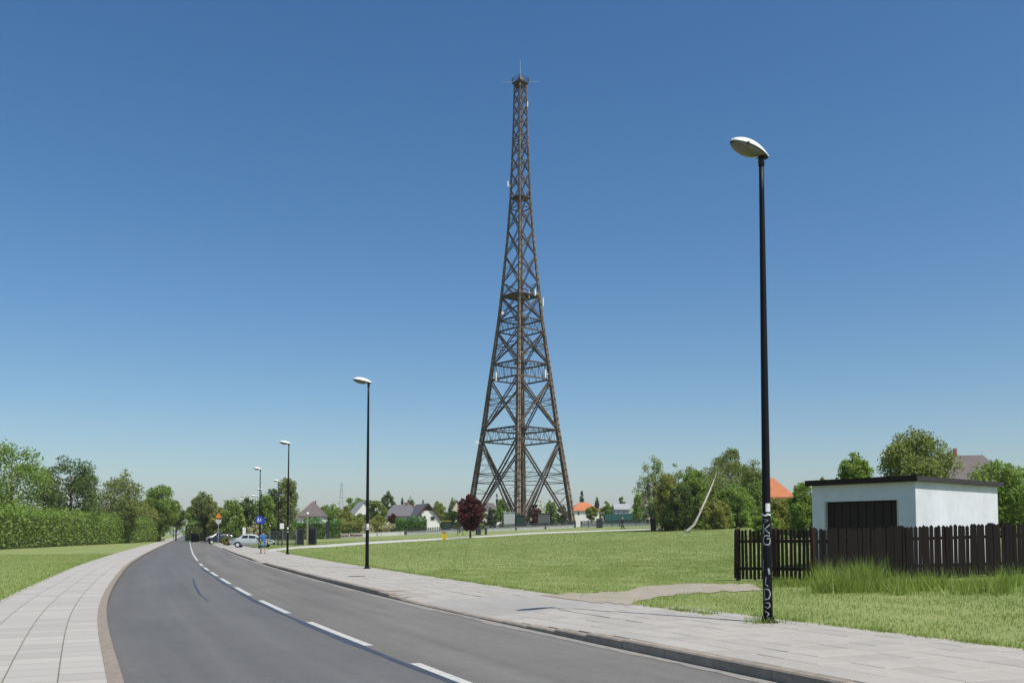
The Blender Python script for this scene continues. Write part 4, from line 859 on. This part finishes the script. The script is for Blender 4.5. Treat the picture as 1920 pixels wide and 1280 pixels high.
# dark slim posts near the purple tree
for i, (x, yt, Y) in enumerate(((858, 991, 150), (868, 990, 148), (1103, 975, 172), (1147, 980, 172), (1192, 978, 172))):
    b = onground(x, Y); h = at(x, yt, Y).z - b.z; r = empty('bollard', b, 0, ['thin dark post under the left of the purple tree', 'thin dark post next to the purple tree trunk', 'thin dark post left of the dark information board', 'thin dark post left of the walking person', 'thin dark post right of the walking person'][i], 'post'); MB().tube([(0, 0, -.1), (0, 0, h)], .06, 8).build('shaft', M_DSTEEL, r); MB().tube([(0, 0, h), (0, 0, h + .12)], [.1, .05], 8).build('cap', M_DSTEEL, r)
# metal fence and gate on the left
def bar_fence(name, label, pts, h, n_bars, m=M_DSTEEL, cat='fence', thick_=.05):
    a = pts[0]; root = empty(name, a, 0, label, cat)
    for p, q in zip(pts[:-1], pts[1:]):
        d = q - p; o = p - a; r_ = MB()
        for z in (.15, h * .93): MB().beam(o + Vector((0, 0, z)), o + d + Vector((0, 0, z)), .05, .07).build('rail', m, root)
        for i in range(n_bars): x = o + d * ((i + .5) / n_bars); MB().beam(x + Vector((0, 0, .05)), x + Vector((0, 0, h)), thick_).build('bar', m, root)
        MB().beam(o, o + Vector((0, 0, h + .15)), .16).build('post', m, root)
    MB().beam(pts[-1] - a, pts[-1] - a + Vector((0, 0, h + .15)), .16).build('post', m, root); return root
P_ = [onground(506, 112), onground(530, 110.5), onground(556, 109)]
M_GATE = mat('gate_grey', (.16, .17, .175), .6, .2)
bar_fence('bar_fence', 'grey vertical-bar metal fence behind the third lamp post', P_, 1.75, 15, M_GATE, 'fence', .03)
bar_fence('bar_gate', 'closed dark metal gate at the start of the park path', [onground(559, 108.5), onground(569, 108)], 1.9, 7, M_DSTEEL, 'gate', .07)
bar_fence('bar_gate', 'open dark gate leaf right of the concrete post', [onground(580, 107), onground(593, 106)], 2.0, 9, mat('gate_dark', (.045, .047, .055), .5, .2), 'gate', .085)
b = onground(577, 106); cpole = empty('concrete_post', b, 0, 'thin weathered concrete post with small lamp beside the gate', 'post'); h = at(577, 964, 106).z - b.z
MB().beam((0, 0, -.1), (0, 0, h), .2, .2, (0, 1, 0), .13).build('shaft', mat('old_concrete', (.30, .26, .21), .9, .3, 4), cpole); MB().beam((-.22, 0, h * .78), (.05, 0, h * .80), .12).build('bracket', M_GREYP, cpole); MB().tube([(0, 0, h), (0, 0, h + .1), (0, 0, h + .28)], [.1, .16, .06], 10).build('lamp_globe', M_WHITE, cpole)

# ---------------------------------------------------------------- signs
M_BLUES = mat('sign_blue', (.02, .055, .42), .45, .1); M_ORNG = mat('sign_orange', (.85, .33, .02), .45, .08); M_RED = mat('sign_red', (.55, .03, .03), .45, .1)
def disc(r, y, t=.02, n=24, c=(0, 0)): b = MB(); b.tube([(c[0], y, c[1]), (c[0], y - t, c[1])], r, n); return b
sb_ = LAMPS[3].location; root = empty('pedestrian_sign', (sb_.x, sb_.y - .11, 3.0), R(-3), 'round blue sign with white walking figures on the fourth lamp post', 'sign')
d = disc(.40, 0).build('plate', M_BLUES, root)
fg = MB()
for cx, sc_ in ((-.10, 1), (.14, .72)):
    fg.tube([(cx, -.024, .20 * sc_), (cx, -.03, .20 * sc_)], .05 * sc_, 10)
    for p, q, t in (((0, .14), (-.01, -.04), .09), ((-.01, -.03), (-.10, -.24), .055), ((0, -.03), (.09, -.24), .055), ((0, .11), (-.11, -.02), .04), ((0, .11), (.11, .0), .04)):
        fg.beam((cx + p[0] * sc_, -.027, p[1] * sc_), (cx + q[0] * sc_, -.027, q[1] * sc_), t * sc_, .006, (0, 1, 0))
fg.build('pictogram', M_WHITE, d); MB().box((0, .05, 0), (.1, .08, .06)).build('clamp', M_STEEL, root)
b = onground(491.5, 101); r2 = empty('cycle_sign', b, R(8), 'second round blue sign just right of the lamp-post sign', 'sign'); MB().tube([(0, 0, -.1), (0, 0, 3.3)], .03, 8).build('post', M_STEEL, r2); dd = tmb(disc(.36, -.04), Matrix.Translation((0, 0, 2.95))).build('plate', M_BLUES, r2)
fg = MB(); fg.beam((0, -.068, 2.75), (0, -.068, 3.15), .05, .006, (0, 1, 0)); fg.beam((-.12, -.068, 2.8), (.12, -.068, 3.0), .05, .0055, (0, 1, 0)); fg.build('pictogram', M_WHITE, dd)
b = onground(410, 138); r3 = empty('warning_sign', b, R(2), 'orange warning triangle above a pale plate on a post behind the cars', 'sign'); MB().tube([(0, 0, -.1), (0, 0, 4.0)], .04, 8).build('post', M_STEEL, r3)
zt = at(410, 967, 138).z - b.z
def tri(s, y0, y1, zc, m, name, par): return MB().add([(-s, y0, zc - s * .58), (s, y0, zc - s * .58), (0, y0, zc + s * 1.16), (-s, y1, zc - s * .58), (s, y1, zc - s * .58), (0, y1, zc + s * 1.16)], [(0, 1, 2), (5, 4, 3), (0, 3, 4, 1), (1, 4, 5, 2), (2, 5, 3, 0)]).build(name, m, par)
t1 = tri(.50, -.06, -.045, zt, M_RED, 'triangle_plate', r3); tri(.42, -.07, -.062, zt, M_ORNG, 'triangle_face', t1); MB().box((0, -.078, zt + .06), (.06, .008, .34)).build('pictogram', M_BLACK, t1)
zt2 = at(410, 978, 138).z - b.z; MB().add([(-.45, -.06, zt2 + .35), (.45, -.06, zt2 + .35), (.40, -.06, zt2 - .05), (0, -.06, zt2 - .42), (-.40, -.06, zt2 - .05), (-.45, -.04, zt2 + .35), (.45, -.04, zt2 + .35), (.40, -.04, zt2 - .05), (0, -.04, zt2 - .42), (-.40, -.04, zt2 - .05)], [(4, 3, 2, 1, 0), (5, 6, 7, 8, 9)] + [(i, (i + 1) % 5, (i + 1) % 5 + 5, i + 5) for i in range(5)]).build('plate', mat('sign_pale', (.55, .50, .52), .5, .1), r3)
def notice(label, x, y0, y1, wpx, Y, two=False):
    b = onground(x, Y); r = empty('notice_board', b, 0, label, 'sign'); z0, z1 = at(x, y1, Y).z - b.z, at(x, y0, Y).z - b.z; W = wpx / F * Y
    MB().box((0, 0, (z0 + z1) / 2), (W, .05, z1 - z0)).build('plate', M_WHITE, r)
    for s in ((-.4, .4) if two else (0,)): MB().tube([(s * W, .06, -.1), (s * W, .06, z1)], .045, 8).build('post', M_DSTEEL, r)
    return r
notice('white rectangular notice on a dark post left of the third lamp post', 529, 980.5, 991, 7.5, 104)
notice('white upright notice board behind the silver car roof', 458.5, 988, 1002, 6, 128, True)
b = onground(366, 178); rs = empty('round_sign', b, 0, 'small round white sign on a dark post at the far road edge', 'sign'); z = at(366, 984, 178).z - b.z; MB().tube([(0, 0, -.1), (0, 0, z)], .07, 8).build('post', M_DSTEEL, rs); tmb(disc(.33, -.08), Matrix.Translation((0, 0, z))).build('disc', M_WHITE, rs)  # plain white sign disc on a dark post
MB().box((0, .2, .8), (1.4, .5, 1.6)).build('base_cabinet', M_DGREEN, rs)

# ---------------------------------------------------------------- vehicles
M_TYRE = mat('tyre', (.015, .015, .016), .8); M_RIM = mat('wheel_cover', (.62, .63, .64), .35, .1, 8, metal=.2); M_CGLASS = mat('car_glass', (.012, .016, .018), .06, .2, 2, spec=.8); M_TRIM = mat('black_trim', (.015, .015, .017), .6)
M_LIGHT = mat('headlight', (.6, .62, .62), .1, .1, 8, spec=.8); M_TAIL = mat('tail_light', (.35, .02, .02), .2, .1)
def car(name, label, loc, rz, paint, L=4.5, W=1.7, H=1.42, style='sedan', group=None):
    """local +x is the front"""
    root = empty(name, loc, rz, label, 'car', group); s = L / 4.5
    if style == 'sedan':
        st = [(-2.25, .52, .78, .78, .62), (-2.15, .36, .93, .93, .76), (-1.6, .27, .97, .99, .83), (-1.28, .25, .97, 1.04, .84), (-.78, .24, .96, 1.40, .85), (-.1, .24, .94, 1.42, .85), (.42, .24, .92, 1.36, .85), (1.12, .25, .89, .93, .84), (1.6, .27, .84, .85, .82), (2.05, .34, .74, .74, .74), (2.25, .46, .62, .62, .60)]
        side = [(-.98, -.32), (-.24, .44), (.50, .92)]
    else:
        st = [(-2.1, .50, .82, .84, .68), (-2.03, .34, .98, 1.02, .78), (-1.72, .28, 1.0, 1.38, .83), (-1.1, .25, .99, 1.46, .85), (-.3, .24, .97, 1.47, .86), (.35, .24, .95, 1.40, .86), (1.05, .25, .92, .97, .85), (1.6, .28, .86, .87, .82), (2.0, .34, .76, .76, .74), (2.15, .46, .62, .62, .60)]
        side = [(-1.6, -1.0), (-.92, -.2), (-.12, .55)]
    k = H / 1.42; rg = []
    X = np.array([q[0] for q in st]); fn = lambda i: (lambda x: float(np.interp(x, X, [q[i] for q in st])))
    zb, zbelt, zr, wv = fn(1), fn(2), fn(3), fn(4)
    for x in np.unique(np.concatenate([X, np.linspace(X[0], X[-1], 30)])):
        w_, a, b_, c_ = wv(x) * W / 1.7, zb(x) * k, zbelt(x) * k, zr(x) * k; g_ = min(1, max(0, (c_ - b_) / .45)); wr = w_ * (1 - .24 * g_) 
        half = [(w_ * .86, a), (w_ * .985, a + .10), (w_, (a + b_) / 2), (w_ * .97, b_), (wr * .985, c_ - .05 * g_ - .015), (wr * .86, c_), (0, c_ + .02)]
        rg.append([Vector((x * s, y, z)) for y, z in half] + [Vector((x * s, -y, z)) for y, z in reversed(half[:-1])])
    body = MB().rings(rg).build('body', paint, root, True)
    def sidew(x, z_t, sg):    # point on the flank at the level between belt (0) and roof (1)
        w_ = wv(x) * W / 1.7; b_, c_ = zbelt(x) * k, zr(x) * k; g_ = min(1, max(0, (c_ - b_) / .45)); wr = w_ * (1 - .24 * g_) * .985; t = z_t; return Vector((x * s, sg * (w_ * .97 * (1 - t) + wr * t + .012), b_ * (1 - t) + (c_ - .05) * t))
    for sg in (-1, 1):
        for i, (x0, x1) in enumerate(side):
            if style == 'sedan': xa, xb = (x0, x1)
            else: xa, xb = x0, x1
            ta = .84; q = [sidew(xa, .12, sg), sidew(xb, .12, sg)]
            xt0, xt1 = (xa + .12 if i == 0 else xa), (min(xb, .50) if i == 2 else xb)
            if i == 2: xt1 = .40
            q += [sidew(xt1, ta, sg), sidew(max(xt0, -.78) if style == 'sedan' else xt0, ta, sg)]
            MB().add(q, [(0, 1, 2, 3)] if sg < 0 else [(3, 2, 1, 0)]).build('side_window', M_CGLASS, root)
        for x in (-1.32, 1.38):
            zc = .30; wc = Vector((x * s, sg * (W / 2 - .08), zc)); wh = MB().tube([wc + Vector((0, -sg * .10, 0)), wc + Vector((0, sg * .085, 0)), wc + Vector((0, sg * .10, 0))], [.30, .30, .27], 20).build('wheel', M_TYRE, root)
            MB().tube([wc + Vector((0, sg * .085, 0)), wc + Vector((0, sg * .112, 0))], [.20, .17], 16).build('wheel_cover', M_RIM, wh)
            ar = MB(); n = 14; pts = [(x * s + .37 * math.cos(math.pi * i / n), .30 + .37 * math.sin(math.pi * i / n)) for i in range(n + 1)]; ar.add([(px, sg * (W / 2 + .004), pz) for px, pz in pts] + [(px, sg * (W / 2 - .25), pz) for px, pz in pts], [tuple(range(n + 1))] + [(i, i + 1, n + 2 + i, n + 1 + i) for i in range(n)]); ar.build('wheel_arch', M_TRIM, root)
        fx, rx_ = X[-1] * s, X[0] * s
        MB().box((fx - .06, sg * W * .30, .60 * k), (.10, .34, .14)).build('headlight', M_LIGHT, root); MB().box((rx_ + .03, sg * W * .32, .72 * k), (.08, .28, .16)).build('tail_light', M_TAIL, root)
        MB().box((.72 * s, sg * (W / 2 + .07), .95 * k), (.10, .16, .11)).build('mirror', M_TRIM, root)
        MB().box((-.05 * s, sg * (W / 2 + .002), .78 * k), (.14, .02, .025)).build('door_handle', M_TRIM, root)
    def cross(x0, x1, t0, t1, nm):
        def half(x, t): b_, c_ = zbelt(x) * k, zr(x) * k; w_ = wv(x) * W / 1.7 * (1 - .24 * min(1, max(0, (c_ - b_) / .45))) * .86; return w_, c_ + .012
        (wa, za), (wb, zb_) = half(x0, 0), half(x1, 0); up = .02
        MB().add([(x0 * s, -wa, za + up), (x0 * s, wa, za + up), (x1 * s, wb, zb_ + up), (x1 * s, -wb, zb_ + up)], [(0, 1, 2, 3)] if x0 > x1 else [(3, 2, 1, 0)]).build(nm, M_CGLASS, root)
    cross(1.05, .47, 0, 0, 'windscreen')
    cross(-1.22, -.83, 0, 0, 'rear_window') if style == 'sedan' else cross(-2.0, -1.75, 0, 0, 'rear_window')
    for x in (X[0] * s - .03, X[-1] * s + .02): MB().box((x, 0, .40 * k), (.14, W * .93, .20)).build('bumper', M_TRIM, root)
    MB().box((X[-1] * s + .095, 0, .42 * k), (.02, .5, .11)).build('number_plate', M_WHITE, root); MB().box((X[0] * s - .105, 0, .44 * k), (.02, .5, .11)).build('number_plate', M_WHITE, root)
    return root
P_SIL = mat('silver_paint', (.50, .54, .54), .3, .05, 3, metal=.25, spec=.6); P_GRN = mat('dark_green_paint_car', (.012, .028, .042), .25, .1, 3, spec=.6); P_WHT = mat('white_car_paint', (.72, .71, .69), .3, .05, spec=.5); P_RED = mat('faded_red_paint', (.45, .16, .12), .4, .1)
Y = 99; car('parked_car', 'silver sedan parked side-on behind the pedestrian in blue', ((474 - 960) / F * Y, Y, terr((474 - 960) / F * Y, Y) - .02), R(6), P_SIL, 4.8, 1.72, 1.45)
Y = 140; car('parked_car', 'dark blue-green estate car pulling out by the far kerb', ((414 - 960) / F * Y, Y, .02), R(205), P_GRN, 4.4, 1.7, 1.5, 'hatch')
Y = 150; car('parked_car', 'white car mostly hidden behind the dark blue-green car', ((412 - 960) / F * Y, Y, .02), R(200), P_WHT, 4.3, 1.7, 1.9, 'hatch')
Y = 215; car('parked_car', 'small faded red car far down the road', ((376 - 960) / F * Y, Y, .02), R(110), P_RED, 4.2, 1.7, 1.5, 'hatch')

# ---------------------------------------------------------------- people
SKIN = mat('skin', (.50, .30, .21), .6, .1)
def skinbody(name, J, E, m, parent):
    me = bpy.data.meshes.new(name); me.from_pydata([j[:3] for j in J], E, []); me.materials.append(m); o = link(name, me, parent)
    md = o.modifiers.new('Skin', 'SKIN'); md.use_smooth_shade = True
    for i, j in enumerate(J): r = j[3]; me.skin_vertices[0].data[i].radius = (r, j[4] if len(j) > 4 else r)
    me.skin_vertices[0].data[0].use_root = True
    sb_ = o.modifiers.new('Subdivision', 'SUBSURF'); sb_.levels = 1; sb_.render_levels = 1; return o
def person(label, loc, rz, style, H=1.68, arm_up=False):
    k = H / 1.70; root = empty('person', loc, rz, label, 'person'); root.scale = (k, k, k)      # faces +x
    st = .20
    J = [(0, 0, .95, .13, .10), (0, 0, 1.15, .12, .09), (0.01, 0, 1.36, .15, .10), (.01, 0, 1.47, .055), (.03, 0, 1.56, .075, .085), (.03, 0, 1.655, .07, .08),
         (0, .10, .90, .085), (st * .6, .10, .50, .062), (st * .9, .10, .10, .042), (st * .9 + .15, .10, .035, .04, .03),
         (0, -.10, .90, .085), (-st * .3, -.10, .50, .062), (-st * 1.5, -.10, .14, .042), (-st * 1.5 + .13, -.10, .04, .04, .03),
         (.01, .19, 1.39, .055), (-.05, .24, 1.12, .042), (.05, .25, .88, .033), (.08, .25, .80, .036, .02),
         (.01, -.19, 1.39, .055), (.08, -.24, 1.12, .042), (.24, -.22, 1.00, .033), (.31, -.21, .98, .036, .02)]
    E = [(0, 1), (1, 2), (2, 3), (3, 4), (4, 5), (0, 6), (6, 7), (7, 8), (8, 9), (0, 10), (10, 11), (11, 12), (12, 13), (2, 14), (14, 15), (15, 16), (16, 17), (2, 18), (18, 19), (19, 20), (20, 21)]
    nJ = len(J)
    for (wi, dx) in ((17, 1), (21, 1)):                     # five fingers to each hand
        w_ = J[wi]; down = wi == 17
        for f_ in range(5):
            off = (f_ - 2) * .018; t = (.075, .088, .094, .088, .07)[f_] * (.8 if f_ == 0 else 1)
            p1 = (w_[0] + off * (1 if down else .2) + (.02 if f_ == 0 else 0), w_[1], w_[2] - t * .55) if down else (w_[0] + t * .55, w_[1] + off, w_[2] - .01)
            p2 = (p1[0] + .01, p1[1] - .01, p1[2] - t * .4) if down else (p1[0] + t * .3, p1[1], p1[2] - .03)
            J.append((*p1, .011)); J.append((*p2, .008)); E += [(wi, len(J) - 2), (len(J) - 2, len(J) - 1)]
    skinbody('body', J, E, SKIN, root)
    def ring(x, y, z, a, b_, n=16): return [Vector((x + a * math.cos(2 * math.pi * i / n), y + b_ * math.sin(2 * math.pi * i / n), z)) for i in range(n)]
    def cloth(nm, rg, m): return MB().rings([ring(*q) for q in rg]).build(nm, m, root, True)
    top, low, hair, shoe = style['top'], style['low'], style['hair'], style['shoe']
    if style.get('dress'): cloth('dress', [(.0, 0, .48, .22, .25), (0, 0, .70, .19, .23), (0, 0, .92, .165, .205), (0, 0, 1.08, .135, .17), (0, 0, 1.25, .145, .19), (.01, 0, 1.38, .125, .215), (.01, 0, 1.45, .09, .14), (.01, 0, 1.47, .075, .085)], top)
    else:
        cloth('jacket', [(0, 0, .82, .155, .20), (0, 0, 1.0, .15, .19), (0, 0, 1.2, .15, .20), (.01, 0, 1.38, .13, .225), (.01, 0, 1.46, .085, .13), (.01, 0, 1.50, .07, .075)], top)
        for ys, kx, fx in ((.10, st * .6, st * .9), (-.10, -st * .3, -st * 1.5)):
            MB().tube([(0, ys, .93), (kx, ys, .50), (fx, ys, .10)], [.115, .085, .07], 12).build('trouser_leg', low, root, True)
    for (a, b_, c_) in (((.01, .19, 1.40), (-.05, .24, 1.12), (.05, .25, .90)), ((.01, -.19, 1.40), (.08, -.24, 1.12), (.23, -.22, 1.01))):
        MB().tube([a, b_] if style.get('dress') else [a, b_, c_], [.078, .062] if style.get('dress') else [.078, .06, .048], 10).build('sleeve', top, root, True)
    hb = MB(); hb.rings([ring(*q) for q in ((-.04, 0, 1.46 if style.get('dress') else 1.54, .05, .07), (-.03, 0, 1.56, .10, .10), (-.005, 0, 1.65, .115, .105), (.005, 0, 1.72, .085, .08), (.005, 0, 1.745, .03, .03))]); hb.build('hair', hair, root, True)
    fc = MB()
    for sg in (-1, 1): fc.box((.118, sg * .032, 1.605), (.012, .02, .01))
    fc.box((.118, 0, 1.535), (.01, .045, .01)); fc.build('eyes_and_mouth', M_TRIM, root); MB().tube([(.105, 0, 1.60), (.135, 0, 1.565)], [.008, .016], 6).build('nose', SKIN, root)
    for sg in (-1, 1): MB().box((.02, sg * .092, 1.59), (.04, .02, .055)).build('ear', SKIN, root)
    for (x, y, z) in ((st * .9 + .06, .10, .05), (-st * 1.5 + .05, -.10, .06)): MB().rings([ring(x, y, z - .06, .14, .05), ring(x, y, z, .13, .048), ring(x - .04, y, z + .05, .06, .045)]).build('shoe', shoe, root, True)
    return root
BLUE = mat('blue_cloth', (.05, .17, .38), .85, .35, 9); BLUE2 = mat('teal_cloth', (.04, .22, .35), .85, .3, 9); DK = mat('dark_cloth', (.02, .02, .028), .9, .3, 8); DKR = mat('dark_hair', (.018, .012, .010), .6); FAIR = mat('fair_hair', (.55, .45, .33), .6, .2, 9); PALE = mat('pale_cloth', (.62, .58, .50), .85, .1); SHO = mat('shoe_tan', (.34, .14, .09), .7)
Yp = 67.8; p = Vector(((494 - 960) / F * Yp, Yp, .125)); pr = person('pedestrian in a blue dress walking on the pavement beside the silver car', p, R(-62), dict(top=BLUE, low=BLUE, hair=DKR, shoe=SHO, dress=True), 1.64)
bagl = Vector((p.x + .30 * math.cos(R(-62)) * 1.0 - .21 * math.sin(R(62)) - .02, p.y - .30, 0)); bag = empty('shoulder_bag', (0, 0, 0), 0, 'yellow-green bag held by the pedestrian in the blue dress', 'bag')
hw_ = Matrix.Rotation(R(-62), 4, 'Z') @ Vector((.36, -.21, .97)); bag.location = (p.x + hw_.x, p.y + hw_.y, p.z + hw_.z - .36)
bb_ = MB(); bb_.rings([[Vector((x * a, y * .06, z)) for x, y in ((-1, -1), (1, -1), (1, 1), (-1, 1))] for a, z in ((.13, 0), (.16, .05), (.14, .24), (.10, .27))]); bb_.build('bag_body', mat('bag_green', (.32, .36, .10), .8, .2), bag); hn = MB(); hn.tube([(-.09, 0, .26), (-.05, 0, .36), (.05, 0, .36), (.09, 0, .26)], .012, 6); hn.build('bag_handle', M_TRIM, bag)
q = gnd(1167, 993); q = onground(1167, min(max(q.y, 140), 172)); person('person with fair hair and dark clothes walking along the park path', q, R(180), dict(top=DK, low=DK, hair=FAIR, shoe=DK), 1.75)

# ---------------------------------------------------------------- the wood far behind
P = []
for i in range(230):
    x = rng.uniform(-300, 2250); Yw = rng.uniform(420, 520); b = onground(x, Yw); hw_ = rng.uniform(10, 17) * (1.25 if x > 1400 or x < 300 else 1); rw = rng.uniform(4, 8)
    q = rng.normal(size=(150, 3)); q /= np.linalg.norm(q, axis=1)[:, None]; q *= rng.uniform(.3, 1, 150)[:, None] ** .5
    P.append(np.stack([b.x + q[:, 0] * rw, b.y + q[:, 1] * rw, np.maximum(q[:, 2] * .5 + .5, 0) * (hw_ + 1)], 1))
V = leaves(np.concatenate(P), 1.3, .3); o = link('far_wood', npmesh('far_wood', V, np.arange(len(V)).reshape(-1, 4), L_MID)); tag(o, 'low green wood along the horizon behind the houses', 'wood', kind='stuff')
# ---------------------------------------------------------------- far pylon
b = Vector(((640 - 960) / F * 1150, 1150, 0)); py_ = empty('power_pylon', b, 0, 'faint distant power pylon above the trees left of the second lamp post', 'pylon'); h = at(640, 904, 1150).z; m_ = MB()
for sx in (-1, 1):
    for sy in (-1, 1): m_.beam((sx * 4, sy * 4, 0), (sx * .6, sy * .6, h), .28)
for i in range(12):
    z0, z1 = h * i / 12, h * (i + 1) / 12; w0, w1 = 4 - 3.4 * i / 12, 4 - 3.4 * (i + 1) / 12; m_.beam((-w0, -w0, z0), (w1, -w1, z1), .16); m_.beam((w0, -w0, z0), (-w1, -w1, z1), .16)
m_.build('lattice_mast', M_STEEL, py_)
for z, l in ((.72, 7), (.84, 5.5), (.95, 4)): MB().beam((-l, 0, h * z), (l, 0, h * z), .28).build('cross_arm', M_STEEL, py_)

# ---------------------------------------------------------------- the thin air haze of a warm day
hz = bpy.data.materials.new('haze_air'); hz.use_nodes = True; hn_ = hz.node_tree.nodes; hn_.remove(hn_['Principled BSDF'])
pv = hn_.new('ShaderNodeVolumePrincipled'); pv.inputs['Color'].default_value = (.97, .92, 1, 1); pv.inputs['Density'].default_value = 1.3e-4; hz.node_tree.links.new(pv.outputs[0], hn_['Material Output'].inputs['Volume'])
ho = MB().box((0, 4650, 68), (12600, 10700, 140)).build('haze', hz); tag(ho, kind='stuff')
